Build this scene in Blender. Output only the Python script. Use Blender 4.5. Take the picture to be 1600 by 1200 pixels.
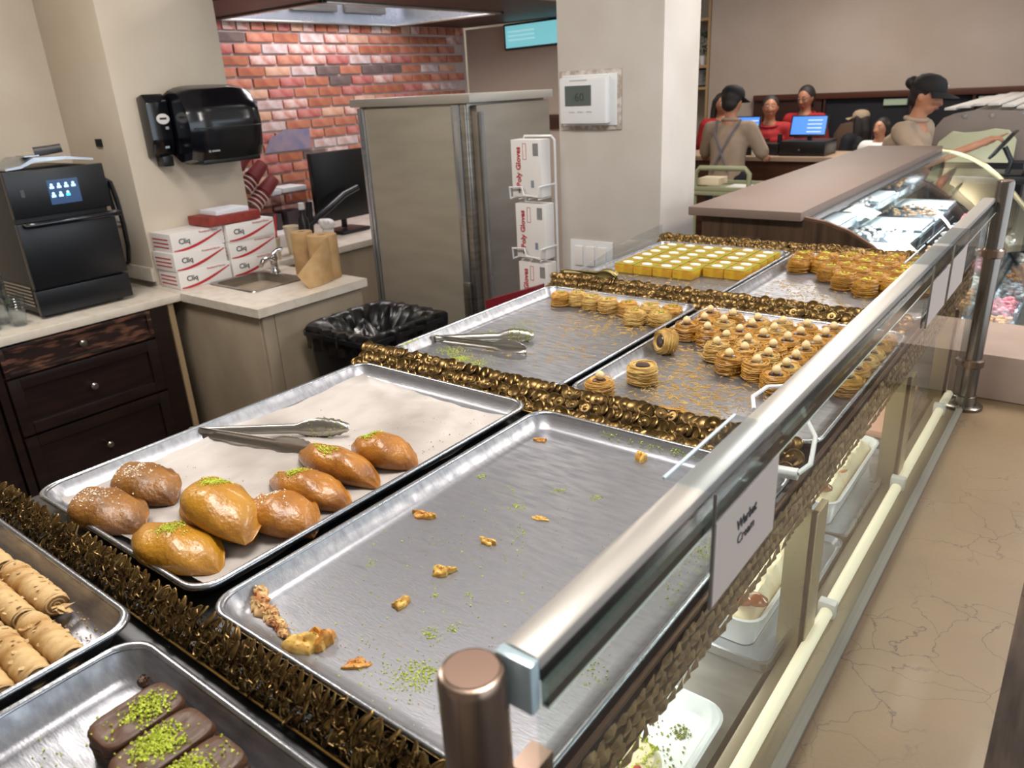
import bpy, bmesh, math, random
from mathutils import Vector, Matrix, Euler
R = math.radians
PI = math.pi
random.seed(7)
for o in list(bpy.data.objects): bpy.data.objects.remove(o)
S = bpy.context.scene
COL = S.collection

# ------------------------------------------------------------ camera, world, lights
cd = bpy.data.cameras.new('camera'); cam = bpy.data.objects.new('camera', cd); COL.objects.link(cam)
cam.location = (0, 0, 1.76); cam.rotation_euler = (R(68.533), R(2.822), R(37.309))
cd.sensor_width = 36; cd.lens = 26.55; cd.clip_start = .02
cd.dof.use_dof = True; cd.dof.focus_distance = 1.25; cd.dof.aperture_fstop = 8.0
S.camera = cam
S.view_settings.view_transform = 'Standard'; S.view_settings.look = 'None'
S.view_settings.exposure = 0.0; S.view_settings.gamma = 1; S.view_settings.use_curve_mapping = False

def lin(h):
    if isinstance(h, str):
        h = h.lstrip('#'); c = [int(h[i:i+2], 16)/255 for i in (0, 2, 4)]
    else: c = list(h)
    return tuple((x/12.92 if x <= .04045 else ((x+.055)/1.055)**2.4) for x in c) + (1,)

w = bpy.data.worlds.new('world'); S.world = w; w.use_nodes = True
bg = w.node_tree.nodes['Background']; bg.inputs[0].default_value = (.78, .86, 1, 1); bg.inputs[1].default_value = .35

def area(name, loc, rot, sx, sy, power, col=(1, 1, 1)):
    l = bpy.data.lights.new(name, 'AREA'); l.shape = 'RECTANGLE'; l.size = sx; l.size_y = sy
    l.energy = power; l.color = col
    o = bpy.data.objects.new(name, l); COL.objects.link(o); o.location = loc; o.rotation_euler = rot
    return o
WARM = (1, .86, .70); NEUT = (1, .94, .87); COOL = (.80, .90, 1)
# ceiling lamps (fixtures are built further down at the same places)
LAMPS = [(-.7, .9, 40), (-.6, 3.4, 24), (-2.7, .9, 30), (-2.4, 3.9, 26), (-2.2, 7.3, 44), (-5.6, 7.6, 22), (.9, 6.6, 28), (.9, 3.0, 42)]
LAMP_AT = ['over the pastry trays', 'over the curved glass case', 'over the work counter with the oven', 'behind the white pillar', 'over the tills', 'in the far left corner', 'by the far shop window', 'over the customers side']
for i, (x, y, p) in enumerate(LAMPS):
    area('ceiling_lamp_light', (x, y, 2.97), (0, 0, 0), .9, .5, p, NEUT if i else (1, .95, .9))
area('window_daylight', (3.35, 2.9, 1.75), (0, R(90), 0), 2.3, 9.0, 150, COOL)     # daylight through the shop front
area('case_shelf_fill_light', (-.60, .95, 1.150), (0, 0, 0), .35, 2.5, 15, (1, .97, .90))  # fill light added under the deck to brighten the lower shelf, no fixture built
area('curved_case_lamp_light', (-.80, 4.05, 1.248), (0, R(-24), 0), .06, 2.4, 26, (.93, .96, 1))
area('hood_lamp_light', (-3.98, 3.6, 2.60), (0, 0, 0), .7, 1.1, 24, (1, .95, .97))

# ------------------------------------------------------------ materials
MATS = {}
def mat(name, col, rough=.5, metal=0., col2=None, nscale=8, nstretch=(1, 1, 1), bump=0., bscale=60, contrast=(.35, .65),
        coat=0., emit=None, estr=0., spec=.5, alpha=1, sss=0., trans=0., rvar=0., detail=4):
    if name in MATS: return MATS[name]
    m = bpy.data.materials.new(name); m.use_nodes = True; nt = m.node_tree; N = nt.nodes; Lk = nt.links
    b = N['Principled BSDF']
    b.inputs['Base Color'].default_value = lin(col); b.inputs['Roughness'].default_value = rough
    b.inputs['Metallic'].default_value = metal; b.inputs['Specular IOR Level'].default_value = spec
    b.inputs['Coat Weight'].default_value = coat; b.inputs['Coat Roughness'].default_value = .12
    b.inputs['Alpha'].default_value = alpha
    b.inputs['Transmission Weight'].default_value = trans
    if sss: b.inputs['Subsurface Weight'].default_value = sss; b.inputs['Subsurface Radius'].default_value = (.012, .006, .003)
    if emit is not None:
        b.inputs['Emission Color'].default_value = lin(emit); b.inputs['Emission Strength'].default_value = estr
    tc = None
    def coord(stretch):
        nonlocal tc
        if tc is None: tc = N.new('ShaderNodeTexCoord')
        mp = N.new('ShaderNodeMapping'); mp.inputs['Scale'].default_value = stretch
        Lk.new(tc.outputs['Object'], mp.inputs[0]); return mp
    if col2 is not None:
        mp = coord(nstretch); no = N.new('ShaderNodeTexNoise'); no.inputs['Scale'].default_value = nscale; no.inputs['Detail'].default_value = detail
        Lk.new(mp.outputs[0], no.inputs[0])
        cr = N.new('ShaderNodeValToRGB'); cr.color_ramp.elements[0].position = contrast[0]; cr.color_ramp.elements[1].position = contrast[1]
        cr.color_ramp.elements[0].color = lin(col); cr.color_ramp.elements[1].color = lin(col2)
        Lk.new(no.outputs[0], cr.inputs[0]); Lk.new(cr.outputs[0], b.inputs['Base Color'])
        if rvar:
            mr = N.new('ShaderNodeMapRange'); mr.inputs[3].default_value = rough-rvar; mr.inputs[4].default_value = rough+rvar
            Lk.new(no.outputs[0], mr.inputs[0]); Lk.new(mr.outputs[0], b.inputs['Roughness'])
    if bump:
        mp = coord(nstretch); no = N.new('ShaderNodeTexNoise'); no.inputs['Scale'].default_value = bscale; no.inputs['Detail'].default_value = 3
        Lk.new(mp.outputs[0], no.inputs[0])
        bp = N.new('ShaderNodeBump'); bp.inputs['Strength'].default_value = bump; bp.inputs['Distance'].default_value = .004
        Lk.new(no.outputs[0], bp.inputs['Height']); Lk.new(bp.outputs[0], b.inputs['Normal'])
    MATS[name] = m
    return m

def glass(name, tint=(.9, .97, .94), rough=.0, fr=1.5, boost=0.0):
    if name in MATS: return MATS[name]
    m = bpy.data.materials.new(name); m.use_nodes = True; nt = m.node_tree; N = nt.nodes; Lk = nt.links
    N.remove(N['Principled BSDF']); out = N['Material Output']
    t = N.new('ShaderNodeBsdfTransparent'); t.inputs[0].default_value = (*tint, 1)
    g = N.new('ShaderNodeBsdfGlossy'); g.inputs['Roughness'].default_value = rough
    f = N.new('ShaderNodeFresnel'); f.inputs[0].default_value = fr
    ad = N.new('ShaderNodeMath'); ad.operation = 'ADD'; ad.inputs[1].default_value = boost; ad.use_clamp = True
    mx = N.new('ShaderNodeMixShader')
    ge = N.new('ShaderNodeNewGeometry'); iv = N.new('ShaderNodeMath'); iv.operation = 'SUBTRACT'; iv.inputs[0].default_value = 1; Lk.new(ge.outputs['Backfacing'], iv.inputs[1])
    mu = N.new('ShaderNodeMath'); mu.operation = 'MULTIPLY'; Lk.new(ad.outputs[0], mu.inputs[0]); Lk.new(iv.outputs[0], mu.inputs[1])
    Lk.new(f.outputs[0], ad.inputs[0]); Lk.new(mu.outputs[0], mx.inputs[0]); Lk.new(t.outputs[0], mx.inputs[1]); Lk.new(g.outputs[0], mx.inputs[2]); Lk.new(mx.outputs[0], out.inputs[0])
    MATS[name] = m
    return m

M_WALL = mat('beige wall paint', '#cfc3b2', .75, col2='#c7baa8', nscale=3, bump=.08, bscale=90)
M_PIL = mat('white gloss wall paint', '#c9c2bb', .45, col2='#c0b8b0', nscale=4, bump=.06, bscale=60)
M_FARW = mat('taupe wall paint', '#b3a296', .8, col2='#a99788', nscale=1.2)
M_CEIL = mat('ceiling white', '#e6e2da', .9)
M_ALU = mat('worn aluminium', '#aaaaaf', .38, .88, col2='#8c8d93', nscale=60, nstretch=(.35, 1.6, 1), bump=.07, bscale=320, contrast=(.36, .66), rvar=.16, detail=12)
M_RIM = mat('bright aluminium rim', '#b9bcc2', .26, .95, col2='#9fa2a8', nscale=30, bump=.1, bscale=120, rvar=.08)
M_STEEL = mat('brushed steel', '#b2aea8', .30, .95, col2='#9c978f', nscale=5, nstretch=(1, 1, 14), bump=.04, bscale=50, rvar=.06)
M_STEELH = mat('bright steel', '#c9ccd2', .28, .9, col2='#aab0b8', nscale=4, rvar=.08)
M_BRASS = mat('dark antique brass', '#7a6138', .34, .85, col2='#40301c', nscale=60, contrast=(.4, .7))
M_BRASS2 = mat('dark brass filigree back', '#4a3a26', .45, .7, col2='#2b2118', nscale=120)  # darker brown brass for the backing plates
M_GOLD = mat('gold trim', '#c9a35e', .3, .95)
M_BLACK = mat('black plastic', '#141519', .32, spec=.5)
M_BLACKG = mat('gloss black plastic', '#101116', .14, coat=.4)
M_DARKWOOD = mat('espresso cabinet wood', '#24130f', .38, col2='#140a09', nscale=5, nstretch=(1, 1, 8), bump=.1, coat=.2)
M_WORN = mat('worn espresso wood', '#24130f', .45, col2='#6b4635', nscale=9, nstretch=(1, 1.2, 6), contrast=(.5, .62))
M_BROWN = mat('brown stained timber', '#4c2c1d', .5, col2='#38200f', nscale=4, nstretch=(1, 6, 6))
M_QUARTZ = mat('pale quartz worktop', '#ded5c8', .22, col2='#cfc4b4', nscale=16, contrast=(.45, .7), coat=.2)
M_PLY = mat('scuffed beige panel', '#a89a86', .55, col2='#8c7d6a', nscale=3.5, nstretch=(1, 1, .6), contrast=(.35, .75), bump=.08, bscale=20, detail=8)
M_WHITE = mat('white card', '#e3dfdc', .6)
M_WHITEP = mat('white plastic', '#e2e3e4', .35, coat=.2)
M_RED = mat('red print', '#b3232b', .6)
M_INK = mat('black print', '#26262a', .7)
M_KRAFT = mat('kraft paper', '#b8976c', .85, col2='#a98659', nscale=20, bump=.15, bscale=200)
M_SKIN = mat('skin', '#b98568', .5, sss=.08, col2='#ad7759', nscale=12)
M_SKIN2 = mat('tan skin', '#a06a4d', .5, sss=.08)
M_HAIR = mat('dark hair', '#110c0b', .65, col2='#241813', nscale=40, nstretch=(1, 1, .3), bump=.3, bscale=90)
M_TAN = mat('beige uniform cloth', '#a8937f', .85, bump=.15, bscale=60, col2='#9a8571', nscale=7)
M_REDC = mat('red shirt cloth', '#a8161d', .8, bump=.15, bscale=60, col2='#8c1016', nscale=7)
M_DARKC = mat('dark cloth', '#1b1a1f', .85)
M_GREEN = mat('pistachio green', '#a9bb2e', .7, col2='#c9cf55', nscale=300)
M_GREEND = mat('dark pistachio', '#6f7f22', .7, col2='#a3a83a', nscale=200)
M_GLASS = glass('clear glass', (.93, .97, .95))
M_GLASSF = glass('counter front glass', (.92, .95, .93), 0, 1.5, .015)
M_ACR = glass('clear acrylic', (.92, .95, .97), .03, 1.49, .05)
M_LED = mat('warm light tube', '#e9e2c8', .35, emit='#fff1d2', estr=.62)

# ------------------------------------------------------------ mesh helpers
class MB:
    def __init__(s): s.bm = bmesh.new()
    def _v(s, pts): return [s.bm.verts.new(p) for p in pts]
    def face(s, vs):
        try: return s.bm.faces.new(vs)
        except ValueError: return None
    def box(s, x0, x1, y0, y1, z0, z1, mtx=None, bev=0.):
        P = [Vector(p) for p in ((x0, y0, z0), (x1, y0, z0), (x1, y1, z0), (x0, y1, z0), (x0, y0, z1), (x1, y0, z1), (x1, y1, z1), (x0, y1, z1))]
        if mtx: P = [mtx @ p for p in P]
        v = s._v(P); fs = [s.face([v[i] for i in f]) for f in ((0, 3, 2, 1), (4, 5, 6, 7), (0, 1, 5, 4), (1, 2, 6, 5), (2, 3, 7, 6), (3, 0, 4, 7))]
        if bev:
            es = list({e for f in fs for e in f.edges}); bmesh.ops.bevel(s.bm, geom=es, offset=bev, segments=2, affect='EDGES', profile=.6)
        return s
    def prism(s, poly, axis, a, b, mtx=None, bev=0.):
        """poly: 2-D outline; axis: extrusion axis letter, from a to b. x->(y,z) y->(x,z) z->(x,y)"""
        def p3(p, t):
            q = {'x': (t, p[0], p[1]), 'y': (p[0], t, p[1]), 'z': (p[0], p[1], t)}[axis]
            q = Vector(q); return mtx @ q if mtx else q
        A = s._v([p3(p, a) for p in poly]); B = s._v([p3(p, b) for p in poly]); n = len(poly)
        fs = [s.face(A[::-1]), s.face(B)] + [s.face([A[i], A[(i+1) % n], B[(i+1) % n], B[i]]) for i in range(n)]
        bmesh.ops.recalc_face_normals(s.bm, faces=[f for f in fs if f])
        if bev:
            es = list({e for f in fs if f for e in f.edges}); bmesh.ops.bevel(s.bm, geom=es, offset=bev, segments=2, affect='EDGES', profile=.6)
        return s
    def tube(s, pts, r, n=8, cap=True, closed=False, flat=1.0):
        pts = [Vector(p) for p in pts]; m = len(pts)
        rs = r if isinstance(r, (list, tuple)) else [r]*m
        rings = []; up = None
        for i, p in enumerate(pts):
            if closed: t = pts[(i+1) % m]-pts[i-1]
            else: t = (pts[min(i+1, m-1)]-pts[max(i-1, 0)])
            t = t.normalized() if t.length > 1e-9 else Vector((0, 0, 1))
            if up is None: up = Vector((0, 0, 1)) if abs(t.z) < .9 else Vector((1, 0, 0))
            u = (up-t*up.dot(t)); u = u.normalized() if u.length > 1e-6 else t.orthogonal().normalized(); v = t.cross(u); up = u
            rings.append(s._v([p+rs[i]*(u*math.cos(2*PI*k/n)*flat+v*math.sin(2*PI*k/n)) for k in range(n)]))
        for i in range(m-(0 if closed else 1)):
            a, b = rings[i], rings[(i+1) % m]
            for k in range(n): s.face([a[k], a[(k+1) % n], b[(k+1) % n], b[k]])
        if cap and not closed: s.face(rings[0][::-1]); s.face(rings[-1])
        return s
    def lathe(s, prof, c=(0, 0, 0), n=24, mtx=None, sx=1, sy=1):
        """prof: [(r,z)...] from bottom to top round the z axis"""
        rings = []
        for r, z in prof:
            if r < 1e-6: ps = [Vector((0, 0, z))]
            else: ps = [Vector((r*math.cos(2*PI*k/n)*sx, r*math.sin(2*PI*k/n)*sy, z)) for k in range(n)]
            ps = [(mtx @ p if mtx else p)+Vector(c) for p in ps]; rings.append(s._v(ps))
        for a, b in zip(rings, rings[1:]):
            for k in range(n):
                q = [a[k % len(a)], a[(k+1) % len(a)], b[(k+1) % len(b)], b[k % len(b)]]
                u = []
                for x in q:
                    if x not in u: u.append(x)
                if len(u) > 2: s.face(u)
        if len(rings[0]) > 2: s.face(rings[0][::-1])
        if len(rings[-1]) > 2: s.face(rings[-1])
        return s
    def ball(s, c, rx, ry=None, rz=None, n=12, mtx=None):
        ry = ry or rx; rz = rz or rx
        pr = [(math.cos(a), math.sin(a)) for a in [-PI/2+PI*i/(n//2) for i in range(n//2+1)]]
        mt = (mtx or Matrix.Identity(3).to_4x4()).to_3x3() @ Matrix.Diagonal((rx, ry, rz))
        return s.lathe([(max(0, r) if r > 1e-4 else 0, z) for r, z in pr], c, n, mt)
    def cyl(s, c, r, h, n=20, axis='z', bev=0.):
        mt = {'z': Matrix.Identity(3), 'x': Matrix.Rotation(PI/2, 3, 'Y'), 'y': Matrix.Rotation(-PI/2, 3, 'X')}[axis]
        pr = [(r, 0), (r, h)] if not bev else [(r-bev, 0), (r-bev*.3, bev*.3), (r, bev), (r, h-bev), (r-bev*.3, h-bev*.3), (r-bev, h)]
        return s.lathe(pr, c, n, mt)
    def shell(s, fn, nu, nv, closeu=False, closev=False):
        g = [[s.bm.verts.new(fn(i/(nu if closeu else nu-1), j/(nv if closev else nv-1))) for j in range(nv)] for i in range(nu)]
        for i in range(nu if closeu else nu-1):
            for j in range(nv if closev else nv-1):
                s.face([g[i][j], g[(i+1) % nu][j], g[(i+1) % nu][(j+1) % nv], g[i][(j+1) % nv]])
        return s
    def build(s, name, m, parent=None, smooth=True, fix=True, ang=40):
        bm = s.bm
        if fix: bmesh.ops.recalc_face_normals(bm, faces=bm.faces)
        if parent is not None:
            inv = pm(parent).inverted(); bmesh.ops.transform(bm, matrix=inv, verts=bm.verts)
        me = bpy.data.meshes.new(name); bm.to_mesh(me); bm.free()
        for mm in (m if isinstance(m, (list, tuple)) else [m]): me.materials.append(mm)
        if smooth:
            me.polygons.foreach_set('use_smooth', [True]*len(me.polygons)); me.set_sharp_from_angle(angle=R(ang))
        o = bpy.data.objects.new(name, me); COL.objects.link(o)
        if parent is not None: o.parent = parent
        return o

def pm(o):
    m = Matrix.LocRotScale(o.location, o.rotation_euler, o.scale)
    return pm(o.parent) @ m if o.parent else m
def tag(o, label=None, cat=None, group=None, kind=None):
    if label: o['label'] = label
    if cat: o['category'] = cat
    if group: o['group'] = group
    if kind: o['kind'] = kind
    return o
def empty(name, loc=(0, 0, 0), rz=0, label=None, cat=None, group=None):
    o = bpy.data.objects.new(name, None); COL.objects.link(o); o.location = loc; o.rotation_euler = (0, 0, rz); o.empty_display_size = .05
    return tag(o, label, cat, group)
def copy_tree(o, parent=None):
    c = o.copy(); COL.objects.link(c)
    if parent is not None: c.parent = parent
    for ch in list(o.children): copy_tree(ch, c)
    return c
def struct(name, mb, m, **k):
    return tag(mb.build(name, m, **k), kind='structure')
def lettering(body, size, loc, rot, m, parent=None, name='lettering', ext=.0004, align='CENTER', sx=1, bold=0):
    c = bpy.data.curves.new(name, 'FONT'); c.body = body; c.size = size; c.extrude = ext; c.align_x = align; c.align_y = 'CENTER'; c.resolution_u = 2; c.offset = bold
    t = bpy.data.objects.new(name, c); COL.objects.link(t)
    dg = bpy.context.evaluated_depsgraph_get(); me = bpy.data.meshes.new_from_object(t.evaluated_get(dg)); bpy.data.objects.remove(t)
    mt = Matrix.Translation(Vector(loc)) @ rot.to_4x4() @ Matrix.Diagonal((sx, 1, 1, 1))
    if parent is not None: mt = pm(parent).inverted() @ mt
    me.transform(mt); me.materials.clear(); me.materials.append(m)
    o = bpy.data.objects.new(name, me); COL.objects.link(o)
    if parent is not None: o.parent = parent
    return o
# text facing +X (read along +Y), text facing -Y (read along +X)
FX = Matrix(((0, 0, 1), (1, 0, 0), (0, 1, 0)))
FY = Matrix(((1, 0, 0), (0, 0, -1), (0, 1, 0)))
def ordn(i): return ['first', 'second', 'third', 'fourth', 'fifth', 'sixth', 'seventh', 'eighth', 'ninth', 'tenth', 'eleventh', 'twelfth'][i]
def rnd(a, b): return random.uniform(a, b)

# ============================================================ SETTING
fl = struct('floor', MB().box(-7, 3.6, -2.5, 10.5, -.1, -.012), mat('dark floor screed', '#2e211b', .6))
PL = mat('brown floor plank', '#5a4336', .4, col2='#3f2d24', nscale=3, nstretch=(8, 1, 1), contrast=(.3, .7), bump=.1, bscale=30)
PL2 = mat('grey brown floor plank', '#66503f', .45, col2='#483528', nscale=4, nstretch=(8, 1, 1), bump=.1, bscale=30)
pd = None
for i in range(9):
    for j in range(5):
        y0 = .3+j*1.0+(.5 if i % 2 else 0)-.6
        if pd is None:
            mb = MB().box(-.0742, .0742, -.499, .499, -.012, 0, bev=.001); pd = mb.build('floor_plank', PL, fl); o = pd
        else: o = pd.copy(); COL.objects.link(o)
        o.location = (.36+i*.15, y0+.495, rnd(-.0006, .0006))
far = None
for i in range(26):
    for j in range(4):
        if far is None:
            far = MB().box(-.149, .149, -.999, .999, -.012, 0).build('floor_plank', PL2, fl); o = far
        else: o = far.copy(); COL.objects.link(o)
        o.location = (-5.7+i*.3, -1.2+j*2.0+(4.9 if i > 19 else 1.0*(i % 2)), rnd(-.001, .001))
struct('ceiling', MB().box(-7, 3.6, -2.5, 10.5, 3.0, 3.1), M_CEIL)
struct('wall_left', MB().box(-4.5, -4.35, -2.5, 2.2, 0, 3.0), M_WALL)
p1 = struct('trim_1', MB().box(-4.36, -3.75, 1.87, 2.475, 0, 3.0, bev=.008), M_WALL)
hole = MB().box(-4.03, -3.975, 1.862, 1.871, 1.585, 1.622)
tag(hole.build('wall_recess', mat('black void', '#050505', .9), p1), 'small black rectangular hole in the wall')
struct('trim_2', MB().box(-4.36, -3.752, 1.855, 1.872, .93, 1.0, bev=.003), M_QUARTZ)
p2 = struct('trim_3', MB().box(-1.86, -1.387, 2.75, 3.06, 0, 3.0, bev=.006), M_PIL)
# cracked paint seam on the pillar
struct('wall_back', MB().box(-3.95, 3.6, 9.0, 9.15, 0, 3.0), M_FARW)
struct('wall_far', MB().box(-7, -3.95, 10.3, 10.45, 0, 3.0), M_WALL)
struct('wall_side', MB().box(-7, -6.9, 5.3, 10.4, 0, 3.0), M_WALL)
struct('wall_tv', MB().box(-4.5, -3.05, 5.3, 5.42, 0, 2.22), mat('tv wall paint', '#b9aa9a', .8))
# window wall on the customers' side
ww = MB()
ww.box(3.45, 3.55, -2.5, 10.5, 0, .55); ww.box(3.45, 3.55, -2.5, 10.5, 2.9, 3.0)
for y in (-2.5, -.1, 2.4, 4.9, 7.4, 10.38): ww.box(3.45, 3.55, y, y+.12, .55, 2.9)
struct('wall_right', ww, M_WALL)
wf = struct('window_1', MB().box(3.48, 3.52, -2.38, -.1, .55, 2.9), M_GLASS)
struct('window_2', MB().box(3.48, 3.52, .02, 2.4, .55, 2.9), M_GLASS)
struct('window_3', MB().box(3.48, 3.52, 2.52, 4.9, .55, 2.9), M_GLASS)
struct('window_4', MB().box(3.48, 3.52, 5.02, 7.4, .55, 2.9), M_GLASS)
struct('window_5', MB().box(3.48, 3.52, 7.52, 10.38, .55, 2.9), M_GLASS)
struct('wall_front', MB().box(-7, 3.6, -2.6, -2.5, 0, 3.0), M_WALL)
# brick wall
bw = struct('wall_kitchen', MB().box(-4.62, -4.52, 2.46, 5.3, 0, 3.0), mat('pale mortar', '#bfaca6', .9, bump=.3, bscale=80))
BC = [('#a85c48', '#c68c74'), ('#b4704f', '#955040'), ('#a04a44', '#bf8078'), ('#bd8a6e', '#cfa792'), ('#75605a', '#5c4c4a'), ('#cfc0bf', '#b08a80'), ('#b06a58', '#d9c0b8'), ('#b57a5e', '#a45c48')]
BM = [mat('brick %d' % i, a, .85, col2=b, nscale=14, contrast=(.35, .7), bump=.5, bscale=40) for i, (a, b) in enumerate(BC)]
WGT = [0, 0, 1, 1, 2, 3, 4, 5, 6, 6, 7, 7]
proto = []
for k, m in enumerate(BM):
    mb = MB().box(-.012, .008, -.098, .098, -.0265, .0265, bev=.004); o = mb.build('brick', m, bw); proto.append(o)
    hb = MB().box(-.012, .010, -.046, .046, -.0265, .0265, bev=.004); proto.append(hb.build('brick', m, bw))
used = set()
def put_brick(k, half, loc):
    o = proto[2*k+half]
    if (k, half) in used: o = o.copy(); COL.objects.link(o)
    used.add((k, half)); o.location = loc; o.rotation_euler = (0, rnd(-.02, .02), 0)
zz = 2.205; row = 0
while zz > 1.02:
    if row == 0:
        y = 2.95
        while y < 5.25: put_brick(random.choice(WGT), 1, (-4.512+rnd(-.003, .003), y, zz)); y += .103
    else:
        y = 2.95+(.105 if row % 2 else 0)
        while y < 5.22: put_brick(random.choice(WGT), 0, (-4.512+rnd(-.004, .004), y, zz)); y += .21
    zz -= .068; row += 1
for k in range(len(BM)):
    for h in (0, 1):
        if (k, h) not in used: bpy.data.objects.remove(proto[2*k+h])
# timber soffit with the steel hood let into it
sf = MB()
sf.box(-3.46, -2.9, 2.476, 5.29, 2.235, 2.33); sf.box(-4.5, -3.461, 4.5, 5.29, 2.235, 2.33); sf.box(-4.5, -3.461, 2.476, 2.93, 2.235, 2.33)
struct('trim_4', sf, M_BROWN)
h = empty('extractor_hood', (-3.98, 3.7, 2.24), 0, 'bright stainless steel extractor hood let into the brown soffit above the brick wall', 'hood')
hb = MB(); x0, x1, y0, y1 = -4.498, -3.464, 2.935, 4.495
for a, b, c, d in ((x0, x0+.02, y0, y1), (x1-.02, x1, y0, y1), (x0, x1, y0, y0+.02), (x0, x1, y1-.02, y1)): hb.box(a, b, c, d, 2.235, 2.68)
hb.box(x0, x1, y0, y1, 2.68, 2.70); hb.build('hood_shell', M_STEELH, h)
hr = MB()
for a, b, c, d in ((x0, x0+.035, y0, y1), (x1-.035, x1, y0, y1), (x0, x1, y0, y0+.035), (x0, x1, y1-.035, y1)): hr.box(a, b, c, d, 2.222, 2.236, bev=.003)
hr.build('hood_lip', M_STEEL, h)
for k in range(3): MB().box(x0+.03, x0+.05, y0+.12+k*.46, y0+.5+k*.46, 2.3, 2.6, bev=.005).build('filter_panel', M_STEEL, h)
MB().tube([(x1-.1, 4.1, 2.66), (x1-.2, 4.15, 2.5), (x1-.5, 4.3, 2.45), (x0+.1, 4.35, 2.45)], .012, 8).build('pipe', M_STEEL, h)
# ceiling lamps
for i, (x, y, p) in enumerate(LAMPS):
    c = empty('ceiling_lamp', (x, y, 2.97), 0, 'square recessed ceiling lamp '+LAMP_AT[i], 'lamp', 'recessed ceiling lamps')
    f = MB()
    for a, b, cc, d in ((-.5, -.46, -.3, .3), (.46, .5, -.3, .3), (-.46, .46, -.3, -.26), (-.46, .46, .26, .3)): f.box(x+a, x+b, y+cc, y+d, 2.975, 3.0)
    f.build('frame', M_WHITEP, c)
    MB().box(x-.46, x+.46, y-.26, y+.26, 2.985, 2.995).build('diffuser', mat('lamp diffuser', '#ffffff', .6, emit='#fff4e6', estr=3), c)

# ============================================================ LEFT WORK COUNTER, CABINETS
XF = -3.49
cab = empty('base_cabinet', (-3.9, 1.3, 0), 0, 'espresso brown base cabinet with three drawers under the black oven', 'cabinet')
MB().box(-4.345, XF-.02, .98, 1.76, .09, .872).build('carcass', M_DARKWOOD, cab)
MB().box(-4.3, XF-.09, .98, 1.76, 0, .09).build('plinth', M_BLACK, cab)
MB().box(XF-.02, XF, 1.675, 1.76, .09, .872).build('frame_stile', M_DARKWOOD, cab); MB().box(XF-.02, XF, .98, 1.012, .09, .872).build('frame_stile', M_DARKWOOD, cab)
def drawer(y0, y1, z0, z1, m, par, lab=None):
    d = MB(); d.box(XF-.02, XF-.002, y0, y1, z0, z1)
    fr = .05 if z1-z0 > .2 else .02
    for a, b, c, e in ((y0, y0+fr, z0, z1), (y1-fr, y1, z0, z1), (y0+fr, y1-fr, z0, z0+fr), (y0+fr, y1-fr, z1-fr, z1)): d.box(XF-.002, XF+.012, a, b, c, e, bev=.003)
    o = d.build('drawer', m, par)
    if lab: tag(o, lab)
    cy, cz = (y0+y1)/2, (z0+z1)/2
    k = MB().lathe([(.005, 0), (.006, .012), (.014, .018), (.016, .025), (.011, .031), (0, .033)], (XF+.002, cy, cz), 14, Matrix.Rotation(PI/2, 3, 'Y'))
    k.build('knob', M_STEEL, o)
drawer(1.018, 1.67, .735, .865, M_WORN, cab, 'top drawer with the brown finish worn away near its right end')
drawer(1.018, 1.67, .47, .725, M_DARKWOOD, cab)
drawer(1.018, 1.67, .15, .46, M_DARKWOOD, cab)
cab2 = empty('base_cabinet', (-3.9, .6, 0), 0, 'dark brown base cabinet at the left edge of the picture', 'cabinet')
MB().box(-4.345, XF-.02, .18, .975, .09, .872).build('carcass', M_DARKWOOD, cab2)
drawer(.2, .95, .735, .865, M_DARKWOOD, cab2)
dd = MB().box(XF-.02, XF, .2, .95, .12, .72, bev=.004).build('door', M_DARKWOOD, cab2)
MB().ball((XF+.014, .9, .62), .014).build('knob', M_STEEL, dd)
wt = MB().box(-4.348, XF+.02, .1, 1.834, .874, .91, bev=.004)
tag(wt.build('worktop', M_QUARTZ), 'long pale stone worktop on the dark cabinets carrying the oven', 'worktop')
MB().box(XF-.04, XF+.005, 1.765, 1.80, 0, .872)
tag(MB().box(XF-.05, XF+.0, 1.768, 1.795, 0, .872).build('filler_board', mat('raw beige board', '#b59c79', .7, col2='#9b8262', nscale=6, nstretch=(1, 1, .2))), 'thin raw beige filler board between the dark cabinet and the sink unit', 'board')

# oven
ov = empty('speed_oven', (-3.85, 1.46, .91), 0, 'tall black countertop oven with a small lit touch screen', 'oven')
OY0, OY1, OX = 1.262, 1.672, -3.6
MB().box(-4.15, OX-.03, OY0+.01, OY1-.01, .93, 1.53, bev=.006).build('body', mat('charcoal metal', '#2a2a2c', .45, .3), ov)
MB().box(OX-.03, OX, OY0, OY1, 1.345, 1.535, bev=.006).build('control_panel', M_BLACK, ov)
dr = MB().box(OX-.03, OX+.004, OY0, OY1, 1.045, 1.325, bev=.006).build('oven_door', M_BLACK, ov)
MB().tube([(OX+.004, OY0+.03, 1.315), (OX+.045, OY0+.03, 1.318), (OX+.05, OY0+.05, 1.318), (OX+.05, OY1-.02, 1.318), (OX+.045, OY1, 1.318), (OX+.004, OY1, 1.315)], .013, 8).build('door_handle', M_BLACKG, dr)
MB().box(OX-.03, OX, OY0, OY1, .925, 1.035, bev=.004).build('lower_panel', M_BLACK, ov)
v = MB()
for k in range(6): v.box(-3.95, -3.66, OY0+.004, OY0+.01, .96+k*.016, .967+k*.016)
v.build('side_vent', M_STEEL, ov)
sc = MB().box(OX, OX+.002, 1.42, 1.548, 1.385, 1.487).build('touch_screen', mat('screen dark blue', '#24324a', .2, emit='#3f5f8c', estr=.5), ov)
ic = mat('screen icon', '#bfe6ff', .3, emit='#a8d8ff', estr=1.2)
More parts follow.
